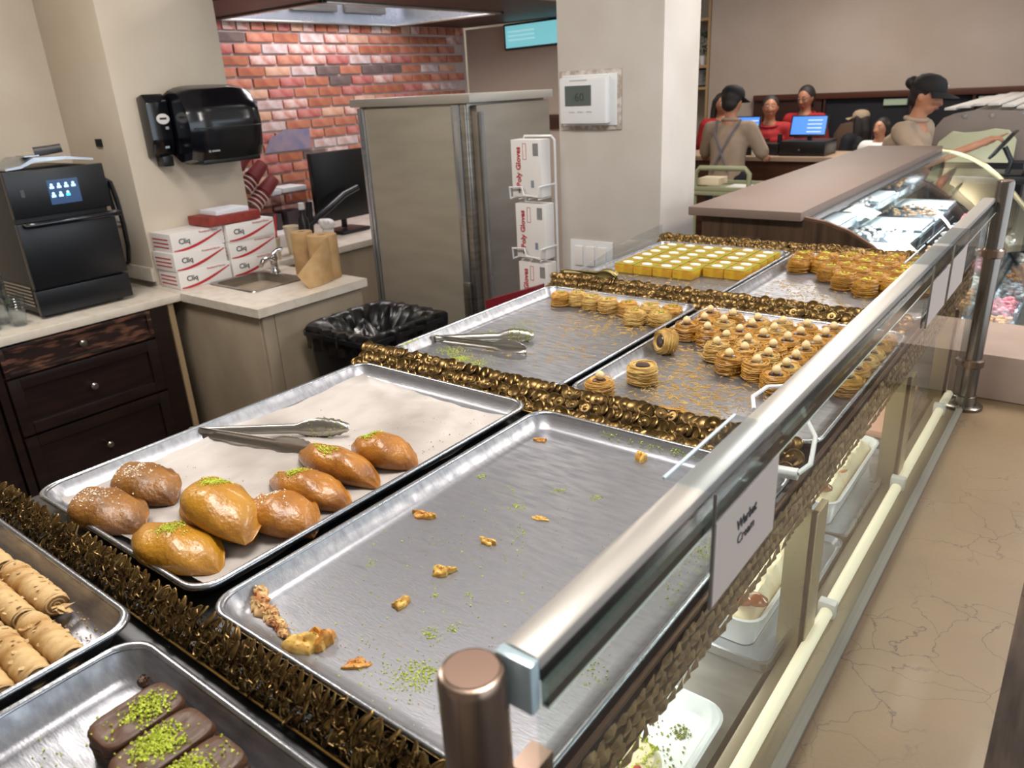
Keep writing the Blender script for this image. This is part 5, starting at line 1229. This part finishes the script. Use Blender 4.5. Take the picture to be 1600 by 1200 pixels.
MB().prism([(-1.0, 1.14), (-.97, 1.27), (-.90, 1.335), (-.84, 1.325), (-.75, 1.33), (-.66, 1.35), (-.58, 1.34), (-.53, 1.28), (-.53, 1.14)], 'y', 6.02, 6.10).build('curved_lit_glass', mat('pale lit glass', '#b3b494', .2, emit='#c9c8a8', estr=.25), c3)
MB().box(-1.0, -.45, 6.02, 6.195, 0, 1.14).build('lower_cabinet', M_DARKC, c3)
tb = empty('till_table', (-.65, 5.6, 0), 0, 'dark stand with till equipment beyond the curved glass case', 'table')
MB().box(-.92, -.30, 5.42, 5.84, 1.08, 1.12, bev=.004).build('table_top', M_BLACK, tb)
for x in (-.90, -.33):
    for y in (5.44, 5.81): MB().box(x-.015, x+.015, y-.015, y+.015, 0, 1.08).build('leg', M_BLACK, tb)
tl = empty('tablet', (-.52, 5.55, 1.12), 0, 'black tablet on a stand seen edge on beside the pointing hand', 'tablet')
mt = Matrix.Translation((-.545, 5.55, 1.295)) @ Matrix.Rotation(R(35), 4, 'Y')
MB().box(-.008, .008, -.12, .12, -.09, .09, mtx=mt, bev=.003).build('screen_body', M_BLACK, tl)
MB().box(-.0095, -.008, -.11, .11, -.08, .08, mtx=mt).build('screen_glass', mat('dim screen', '#3a4048', .1, emit='#586068', estr=.2), tl)
MB().tube([(-.50, 5.55, 1.122), (-.49, 5.55, 1.2), (-.535, 5.55, 1.28)], .015, 8).build('stand', M_BLACK, tl)
MB().box(-.56, -.42, 5.48, 5.62, 1.121, 1.132, bev=.003).build('foot', M_BLACK, tl)
e = empty('card_terminal', (-.42, 5.6, 1.12), 0, 'black card reader box to the right of the tablet', 'till')
MB().box(-.42, -.31, 5.50, 5.72, 1.1205, 1.20, bev=.008).build('body', M_BLACK, e); MB().box(-.40, -.33, 5.52, 5.6, 1.20, 1.208, bev=.002).build('keypad', mat('amber keys', '#c9a25a', .4, emit='#d8b060', estr=.3), e)

fc = empty('till_counter', (-2.2, 7.0, 0), 0, 'long brown wooden till counter with a pale top in front of the women in red', 'counter')
MB().box(-3.6, -.95 if 0 else -1.3, 6.8, 7.25, 0, 1.05).build('counter_body', mat('orange brown wood', '#5c3520', .45, col2='#48260f', nscale=4, nstretch=(.6, 1, 6)), fc)
MB().box(-3.65, -1.25, 6.74, 7.30, 1.051, 1.09, bev=.004).build('counter_top', mat('pale counter top', '#b59a82', .4), fc)
MB().box(-2.2, -1.6, 6.79, 6.80, .5, .92).build('shelf_opening', M_DARKC, fc)
SCR = mat('till screen blue', '#4f86d8', .2, emit='#4f8ae6', estr=.95)
def register(x, y, z, lab, wd=.31, rz=0.):
    e = empty('till', (x, y, z), rz, lab, 'till', 'tills on the far counter'); mt = pm(e)
    MB().box(-wd*.62, wd*.62, -.17, .17, 0, .12, mtx=mt, bev=.006).build('cash_drawer', M_BLACK, e)
    m2 = mt @ Matrix.Translation((0, -.02, .22)) @ Matrix.Rotation(R(-16), 4, 'X')
    MB().box(-wd/2, wd/2, -.012, .015, -.075, .10, mtx=m2, bev=.004).build('screen_frame', M_BLACK, e)
    s_ = MB().box(-wd/2+.012, wd/2-.012, -.0135, -.012, -.058, .09, mtx=m2).build('screen', SCR, e)
    for k in range(4): MB().box(-.01, .11, -.0148, -.0136, .055-k*.032, .063-k*.032, mtx=m2).build('screen_line', mat('screen text', '#c8d8f4' if k < 3 else '#c87a9a', .3, emit='#c8d8f4', estr=.8), s_)
    MB().cyl(mt @ Vector((-.02, -.171, .05)), .008, .003, 10, 'y').build('lock', M_STEEL, e)
    MB().tube([mt @ Vector((0, .03, .115)), mt @ Vector((0, .03, .2))], .02, 8).build('stem', M_BLACK, e)
register(-2.13, 6.98, 1.091, 'black till with a bright blue screen in front of the woman with glasses')
register(-2.70, 7.02, 1.091, 'black till with a blue screen half hidden behind the cashier in beige', .26)
e = empty('receipt_printer', (-2.42, 6.92, 1.091), 0, 'black receipt printer with white paper left of the right hand till', 'printer')
MB().box(-2.50, -2.34, 6.84, 7.0, 1.0912, 1.19, bev=.008).build('body', M_BLACK, e); MB().box(-2.56, -2.50, 6.80, 6.86, 1.0912, 1.17, bev=.003).build('receipt', M_WHITE, e)
MB().tube([(-2.37, 6.96, 1.19), (-2.37, 6.96, 1.26)], .022, 8).build('post', M_BLACK, e)

# back wall panelling
wp = empty('wall_panelling', (-1, 8.9, 1.1), 0, 'dark brown wood panelling with a top rail along the taupe back wall', 'panelling')
DW = mat('dark red brown wood', '#3e2016', .45, col2='#2a140e', nscale=3, nstretch=(.5, 1, 5))
o = MB(); o.prism([(-3.37, 1.50), (3.4, 1.56), (3.4, 1.60), (-3.37, 1.535)], 'y', 8.93, 8.995) if 0 else o.box(-3.37, 3.4, 8.90, 8.995, 1.475, 1.535, bev=.004)
o.build('top_rail', mat('red brown rail', '#4a2415', .45), wp)
MB().box(-3.37, -2.62, 8.93, 8.995, .4, 1.474).build('solid_panel', DW, wp)
MB().box(-2.61, 3.4, 8.96, 8.995, .4, 1.474).build('back_board', M_DARKC, wp)
for x in (-2.6, -1.75, -1.2, -.9, -.6, -.3, 0, .4): MB().box(x, x+.025, 8.92, 8.959, .4, 1.474).build('divider', DW, wp)
for (a, b) in ((-2.0, -1.78), (-1.15, -.93), (-.87, -.63), (-.57, -.33), (-.27, -.03)): MB().box(a, b, 8.93, 8.958, 1.395, 1.455).build('lit_pane', mat('pale green pane', '#8f9a84', .3, emit='#98a48c', estr=.25), wp)
e = empty('dark_shelf_unit', (-1.9, 8.6, 0), 0, 'dark shelving with bags standing in front of the panelling', 'shelf')
MB().box(-2.4, -1.3, 8.62, 8.88, 0, .9).build('carcass', M_DARKC, e); MB().box(-2.42, -1.28, 8.60, 8.89, .901, .93).build('top', DW, e)
e = empty('fabric_bag', (-2.2, 8.6, .93), 0, 'dull brown fabric bag on the dark shelving behind the woman with glasses', 'bag')
MB().lathe([(.14, 0), (.17, .06), (.16, .2), (.10, .3), (0, .32)], (-2.25, 8.74, .931), 14, sy=.6).build('bag_body', mat('dull brown cloth', '#5a4436', .9), e)

# strip of shelving left of the back wall
sh = empty('tall_shelf', (-4.2, 9.2, 0), 0, 'tall pale shelf with a plant and framed pictures beside the white pillar', 'shelf')
MB().box(-4.6, -3.96, 9.35, 9.38, 0, 2.75).build('back_board', mat('pale shelf back', '#a7a297', .7), sh)
MB().box(-3.99, -3.96, 9.0, 9.35, 0, 2.75).build('side_board', mat('tan shelf wood', '#a88860', .6), sh)
for z in (.6, 1.1, 1.62, 1.86, 2.36): MB().box(-4.6, -3.99, 9.0, 9.349, z, z+.03).build('shelf_board', mat('tan shelf wood', '#a88860', .6), sh)
pt = empty('potted_plant', (-4.1, 9.1, 1.89), 0, 'small leafy green potted plant on the tall pale shelf', 'plant')
MB().lathe([(.04, 0), (.055, .1), (.05, .1), (0, .09)], (-4.08, 9.12, 1.891), 14).build('pot', M_WHITEP, pt)
g = MB()
for k in range(70):
    a = rnd(0, 6.28); r_ = rnd(.01, .09); h_ = rnd(.10, .36); c = Vector((-4.08+r_*math.cos(a), 9.12+r_*math.sin(a), 1.89+h_)); q = Euler((rnd(-1, 1), rnd(-1, 1), a)).to_matrix()
    V = g._v([c+q @ Vector(p) for p in ((-.03, 0, 0), (0, -.012, .004), (.03, 0, 0), (0, .012, .004))]); g.face(V)
tag(g.build('foliage', mat('leaf green', '#3f5a44', .6), pt, smooth=False, fix=False), kind='stuff')
e = empty('framed_picture', (-4.1, 9.1, 1.65), 0, 'framed dark and white picture on the shelf below the plant', 'picture')
MB().box(-4.2, -4.0, 9.1, 9.12, 1.651, 1.85, bev=.003).build('frame', M_DARKWOOD, e); MB().box(-4.185, -4.015, 9.098, 9.1, 1.67, 1.835).build('print', mat('grey print paper', '#9a9a98', .6, col2='#4a4a44', nscale=9), e)

# pale green service cart
ct = empty('service_cart', (-2.15, 5.25, 0), 0, 'pale green service cart with a white stack on it beside the pillar', 'cart')
GC = mat('pale green plastic', '#8e9070', .5)
x0, x1, y0, y1 = -2.36, -1.93, 5.15, 5.55
for z in (.98, .45): 
    t = MB(); t.box(x0, x1, y0, y1, z, z+.03, bev=.006)
    for a in ((x0, x0+.02, y0, y1), (x1-.02, x1, y0, y1), (x0+.021, x1-.021, y0, y0+.02), (x0+.021, x1-.021, y1-.02, y1)): t.box(*a, z+.031, z+.06, bev=.004)
    t.build('cart_shelf', GC, ct)
for x in (x0+.02, x1-.02):
    for y in (y0+.02, y1-.02): MB().tube([(x, y, .08), (x, y, .98)], .016, 8).build('cart_leg', GC, ct); MB().cyl((x-.01, y, .035), .035, .02, 12, 'x').build('wheel', M_BLACK, ct)
MB().tube([(x0+.02, y0+.02, 1.0), (x0+.02, y0+.02, 1.13), (x0+.05, y0+.02, 1.165), (x1-.05, y0+.02, 1.165), (x1-.02, y0+.02, 1.13), (x1-.02, y0+.02, 1.0)], .018, 10).build('push_handle', GC, ct)
tag(MB().box(-2.34, -2.18, 5.2, 5.36, 1.043, 1.09, bev=.004).build('box_stack', mat('cream box', '#d8c8a8', .6)), 'cream coloured flat box lying on the green cart', 'box')
tag(MB().box(-2.15, -2.0, 5.2, 5.42, 1.012, 1.03, bev=.003).build('paper_stack', M_WHITE), 'white paper stack lying on the green cart shelf', 'paper')

# ============================================================ PEOPLE
def blob_mesh(name, mb, m, par, voxel, smooth=6):
    me = bpy.data.meshes.new(name); mb.bm.to_mesh(me); mb.bm.free()
    o = bpy.data.objects.new(name, me); COL.objects.link(o)
    r_ = o.modifiers.new('r', 'REMESH'); r_.mode = 'VOXEL'; r_.voxel_size = voxel; r_.use_smooth_shade = True
    s_ = o.modifiers.new('s', 'SMOOTH'); s_.iterations = smooth; s_.factor = .5
    dg = bpy.context.evaluated_depsgraph_get(); n = bpy.data.meshes.new_from_object(o.evaluated_get(dg)); n.materials.clear(); n.materials.append(m)
    n.transform(pm(par).inverted()); n.polygons.foreach_set('use_smooth', [True]*len(n.polygons))
    bpy.data.objects.remove(o); bpy.data.meshes.remove(me)
    o = bpy.data.objects.new(name, n); COL.objects.link(o); o.parent = par; return o
def limb(mb, pts, rs, mt, flat=1.):
    P = [mt @ Vector(p) for p in pts]; mb.tube(P, rs, 12, flat=flat)
    for p, r_ in zip(P, rs): mb.ball(p, r_*.99, n=10)
def person(name_lab, x, y, yaw, ht, pose, shirt, hair='bun', cap=None, extra=None, skin=None, vox=.014, apron=None, look=0., pants=None, glasses=False, group=None):
    e = empty('person', (x, y, 0), yaw, name_lab, 'person', group); mt = pm(e); k = ht/1.68; skin = skin or M_SKIN
    S_ = Matrix.Diagonal((k, k, k, 1)); m = mt @ S_
    ln = pose.get('lean', 0.); hl = pose.get('hlean', ln)
    def T(z): return ln*max(0, (z-.95)/.5)           # forward lean grows with height
    b = MB()
    sh_z = 1.36
    for s_ in (1, -1): limb(b, [(0, .085*s_, .92), (.01, .09*s_, .50), (-.01, .09*s_, .09), (.09, .095*s_, .045)], [.085, .058, .042, .035], m)
    limb(b, [(0, 0, .95), (T(1.12)*.5, 0, 1.10), (T(1.28), 0, 1.26), (T(1.4), 0, 1.38)], [.125, .11, .125, .075], m, 1.12)
    limb(b, [(T(1.36), -.13, sh_z), (T(1.36), .13, sh_z)], [.055, .055], m)
    hx, hz = T(1.45)+hl*.25, 1.565; hm = m @ Matrix.Translation((hx, 0, hz)) @ Matrix.Rotation(look, 4, 'Z') @ Matrix.Rotation(pose.get('nod', 0), 4, 'Y')
    limb(b, [(T(1.36), 0, 1.38), (hx-.015, 0, 1.50)], [.055, .048], m)
    def hb(c, rx, ry, rz): b.ball(hm @ Vector(c), rx*k, ry*k, rz*k, 16, hm.to_3x3().normalized())
    hb((0, 0, .0), .088, .072, .098); hb((.022, 0, -.052), .062, .054, .055); hb((.048, 0, -.085), .024, .028, .020)
    b.tube([hm @ Vector(p) for p in ((.082, 0, .018), (.100, 0, -.018), (.108, 0, -.03), (.088, 0, -.042))], [.007*k, .011*k, .014*k, .008*k], 8)
    hb((.083, .0, -.060), .012, .024, .009); hb((.074, .034, -.02), .018, .02, .016); hb((.074, -.034, -.02), .018, .02, .016)
    for s_ in (1, -1): hb((-.008, .073*s_, -.008), .018, .008, .030)
    arms = pose['arms']
    for s_, (el, wr) in zip((1, -1), arms):
        limb(b, [(T(1.36), .165*s_, 1.355), el, wr], [.046, .036, .025], m)
        d = (Vector(wr)-Vector(el)).normalized(); w0 = Vector(wr); up = Vector((0, 0, 1)); sd = d.cross(up).normalized() if abs(d.z) < .95 else Vector((1, 0, 0)); nn = sd.cross(d)
        pc = w0+d*.045; limb(b, [w0, w0+d*.03+sd*.008, pc+d*.02], [.024, .028, .026], m, .8)
        for q_ in range(4):
            o_ = sd*(-.024+.016*q_); l = (.062, .075, .070, .055)[q_]; cu = pose.get('curl', .5)
            if pose.get('point') and s_ == pose['point']: cu = .05 if q_ == 1 else 1.1
            f0 = w0+d*.075+o_; f1 = f0+d*l*.5-nn*cu*.012; f2 = f1+d*l*.5*(1-cu*.6)-nn*cu*.03
            limb(b, [f0-d*.02, f0, f1, f2], [.0095, .009, .0085, .007], m)
        limb(b, [w0+d*.02-sd*.02, w0+d*.045-sd*.045, w0+d*.07-sd*.05-nn*.01], [.012, .0105, .009], m)
    blob_mesh('body', b, skin, e, vox, 3)
    # clothes
    c = MB()
    limb(c, [(0, 0, .90), (0, 0, .97), (T(1.12)*.5, 0, 1.10), (T(1.28), 0, 1.27), (T(1.36), 0, 1.345)], [.145, .14, .128, .142, .072], m, 1.12)
    limb(c, [(T(1.36), -.14, sh_z-.005), (T(1.36), .14, sh_z-.005)], [.066, .066], m)
    for s_, (el, wr) in zip((1, -1), arms):
        A = Vector((T(1.36), .165*s_, 1.355)); E_ = Vector(el); sl = pose.get('sleeve', .62)
        pts = [A, A.lerp(E_, sl*.5), A.lerp(E_, sl)] if sl <= 1 else [A, E_, E_.lerp(Vector(wr), sl-1)]
        limb(c, pts, [.068, .062, .060] if sl <= 1 else [.066, .056, .046], m)
    blob_mesh('shirt', c, shirt, e, max(vox, .012), 4)
    c = MB()
    for s_ in (1, -1): limb(c, [(0, .085*s_, .95), (.01, .09*s_, .50), (-.01, .09*s_, .11)], [.105, .074, .062], m)
    limb(c, [(0, 0, .93), (0, 0, 1.0)], [.14, .135], m, 1.12)
    blob_mesh('trousers', c, pants or M_DARKC, e, .016, 3)
    for s_ in (1, -1):
        c = MB(); limb(c, [(-.03, .092*s_, .045), (.06, .095*s_, .045), (.13, .098*s_, .035)], [.045, .044, .034], m); c.build('shoe', M_BLACK, e)
    # collar
    low = .030 if shirt in (M_REDC, M_WHITE) else 0
    c = MB(); c.tube([m @ Vector((T(1.4)+(.062+low*1.2)*math.cos(a)+.004, (.068+low)*math.sin(a), 1.412-low*1.1+(.02+low)*(1-math.cos(a))*.5)) for a in [2*PI*i/18 for i in range(18)]], (.014 if not low else .008)*k, 8, closed=True); c.build('collar', shirt, e)
    if apron:
        c = MB()
        for s_ in (1, -1): c.tube([m @ Vector(p) for p in ((T(1.36)-.03, .10*s_, 1.425), (T(1.3)-.13, .075*s_, 1.33), (T(1.2)*.7-.15, -.01*s_, 1.16), (-.145, -.07*s_, 1.03))], .009*k, 6)
        c.build('apron_strap', mat('grey apron strap', '#6e6a72', .8), e)
    # face
    fm = hm.to_3x3().normalized()
    for s_ in (1, -1):
        MB().ball(hm @ Vector((.078, .030*s_, .012)), .0085*k, .012*k, .008*k, 10, fm).build('eye', mat('eye white', '#d8d2cc', .3), e)
        MB().ball(hm @ Vector((.0845, .030*s_, .012)), .004*k, .0055*k, .0058*k, 8, fm).build('iris', mat('dark iris', '#1d120e', .2), e)
        MB().tube([hm @ Vector(p) for p in ((.082, .045*s_, .028), (.087, .030*s_, .034), (.086, .014*s_, .030))], .0032*k, 5).build('eyebrow', M_HAIR, e)
    MB().tube([hm @ Vector(p) for p in ((.088, -.022, -.060), (.096, 0, -.058), (.088, .022, -.060))], .0045*k, 6).build('lips', mat('lip', '#8f4a44', .45), e)
    if glasses:
        g = MB()
        for s_ in (1, -1): g.tube([hm @ Vector((.094, .032*s_+.022*math.cos(a), .012+.017*math.sin(a))) for a in [2*PI*i/14 for i in range(14)]], .0022*k, 5, closed=True); g.tube([hm @ Vector((.092, .052*s_, .014)), hm @ Vector((0, .080*s_, .01))], .002*k, 5)
        g.build('glasses', M_BLACK, e)
    # hair
    h = MB()
    def hh(c_, rx, ry, rz, mb=h): mb.ball(hm @ Vector(c_), rx*k, ry*k, rz*k, 18, fm)
    hh((-.024, 0, .026), .088, .083, .092); hh((-.05, 0, -.03), .055, .066, .06)
    if hair == 'bun': hh((-.115, 0, .045), .045, .045, .042)
    if hair == 'long':
        for s_ in (1, -1): limb(h, [tuple((S_.inverted() @ mt.inverted() @ hm @ Vector(p))) for p in ((-.02, .065*s_, .03), (-.03, .078*s_, -.07), (-.04, .085*s_, -.20))], [.035, .034, .03], m)
        limb(h, [tuple((S_.inverted() @ mt.inverted() @ hm @ Vector(p))) for p in ((-.06, 0, 0), (-.085, 0, -.12), (-.09, 0, -.26))], [.06, .06, .045], m)
    if hair == 'tail': limb(h, [tuple((S_.inverted() @ mt.inverted() @ hm @ Vector(p))) for p in ((-.10, 0, .05), (-.14, 0, .0), (-.135, 0, -.12))], [.03, .034, .018], m)
    blob_mesh('hair', h, M_HAIR, e, .010, 2)
    if cap is not None:
        c = MB(); hm3 = hm @ Matrix.Translation((-.004, 0, .030)); 
        c.lathe([(.102*k, 0), (.104*k, .02*k), (.098*k, .05*k), (.075*k, .078*k), (.035*k, .092*k), (0, .094*k)], hm3 @ Vector((0, 0, 0)), 24, fm @ Matrix.Diagonal((1, .90, 1)))
        o = c.build('cap_crown', cap, e)
        def br(u, v):
            a = -1.05+2.1*u; r1 = .092+.078*v*math.cos(a)**.6
            return hm3 @ Vector((r1*math.cos(a)*(1+.12*v), r1*math.sin(a)*.92, .006-.012*v-.018*(abs(a)**2)*v))
        o2 = MB().shell(br, 18, 6).build('cap_visor', cap, o, fix=False); so = o2.modifiers.new('s', 'SOLIDIFY'); so.thickness = .004
        if cap is M_CAP: MB().ball(hm3 @ Vector((.093, .02, .045)), .004, .012, .010, 8, fm).build('cap_badge', M_WHITE, o)
    return e
M_CAP = mat('black cap cloth', '#0e0b0c', .8)
M_CAPT = mat('tan cap cloth', '#a08c74', .85)
# near woman in the black cap, leaning and pointing at the tablet
person('woman in a beige shirt and black cap with a bun, pointing at a tablet', -1.16, 5.72, R(-12), 1.70,
       {'lean': .10, 'hlean': .16, 'nod': R(16), 'arms': [((.05, .24, 1.10), (.22, .22, .98)), ((.27, -.20, 1.17), (.52, -.10, 1.285))], 'point': -1, 'sleeve': .8}, M_TAN, 'bun', M_CAP, vox=.0085)
person('cashier seen from behind in a beige shirt with crossed grey apron straps', -2.54, 6.22, R(88), 1.68,
       {'lean': .03, 'nod': R(14), 'arms': [((.14, .27, 1.12), (.36, .22, 1.10)), ((.12, -.27, 1.12), (.34, -.20, 1.10))], 'sleeve': .8}, M_TAN, 'none', M_CAP, apron=True)
AD = [((.02, .22, 1.08), (.16, .20, 1.10)), ((.02, -.22, 1.08), (.16, -.20, 1.10))]
person('woman in a red shirt with dark pinned hair facing the camera at the tills', -2.68, 7.54, R(-72), 1.57, {'lean': .03, 'arms': AD, 'sleeve': 1.3}, M_REDC, 'none', skin=M_SKIN2)
person('woman with glasses in a red shirt looking down behind the right hand till', -2.50, 8.08, R(-100), 1.635, {'lean': .05, 'nod': R(14), 'arms': AD, 'sleeve': .8}, M_REDC, 'tail', glasses=True, skin=M_SKIN2)
person('woman with long dark hair in red, half hidden beside the white pillar', -3.36, 7.98, R(-50), 1.60, {'lean': .03, 'arms': AD, 'sleeve': .8}, M_REDC, 'long')
person('small person in a tan cap with long dark hair behind the tills', -2.06, 8.34, R(150), 1.38, {'lean': .0, 'arms': AD, 'sleeve': .8}, M_DARKC, 'long', M_CAPT)
person('small person in a white top with dark hair, rightmost behind the tills', -1.70, 7.62, R(-110), 1.35, {'lean': .0, 'arms': AD, 'sleeve': .8}, M_WHITE, 'long')
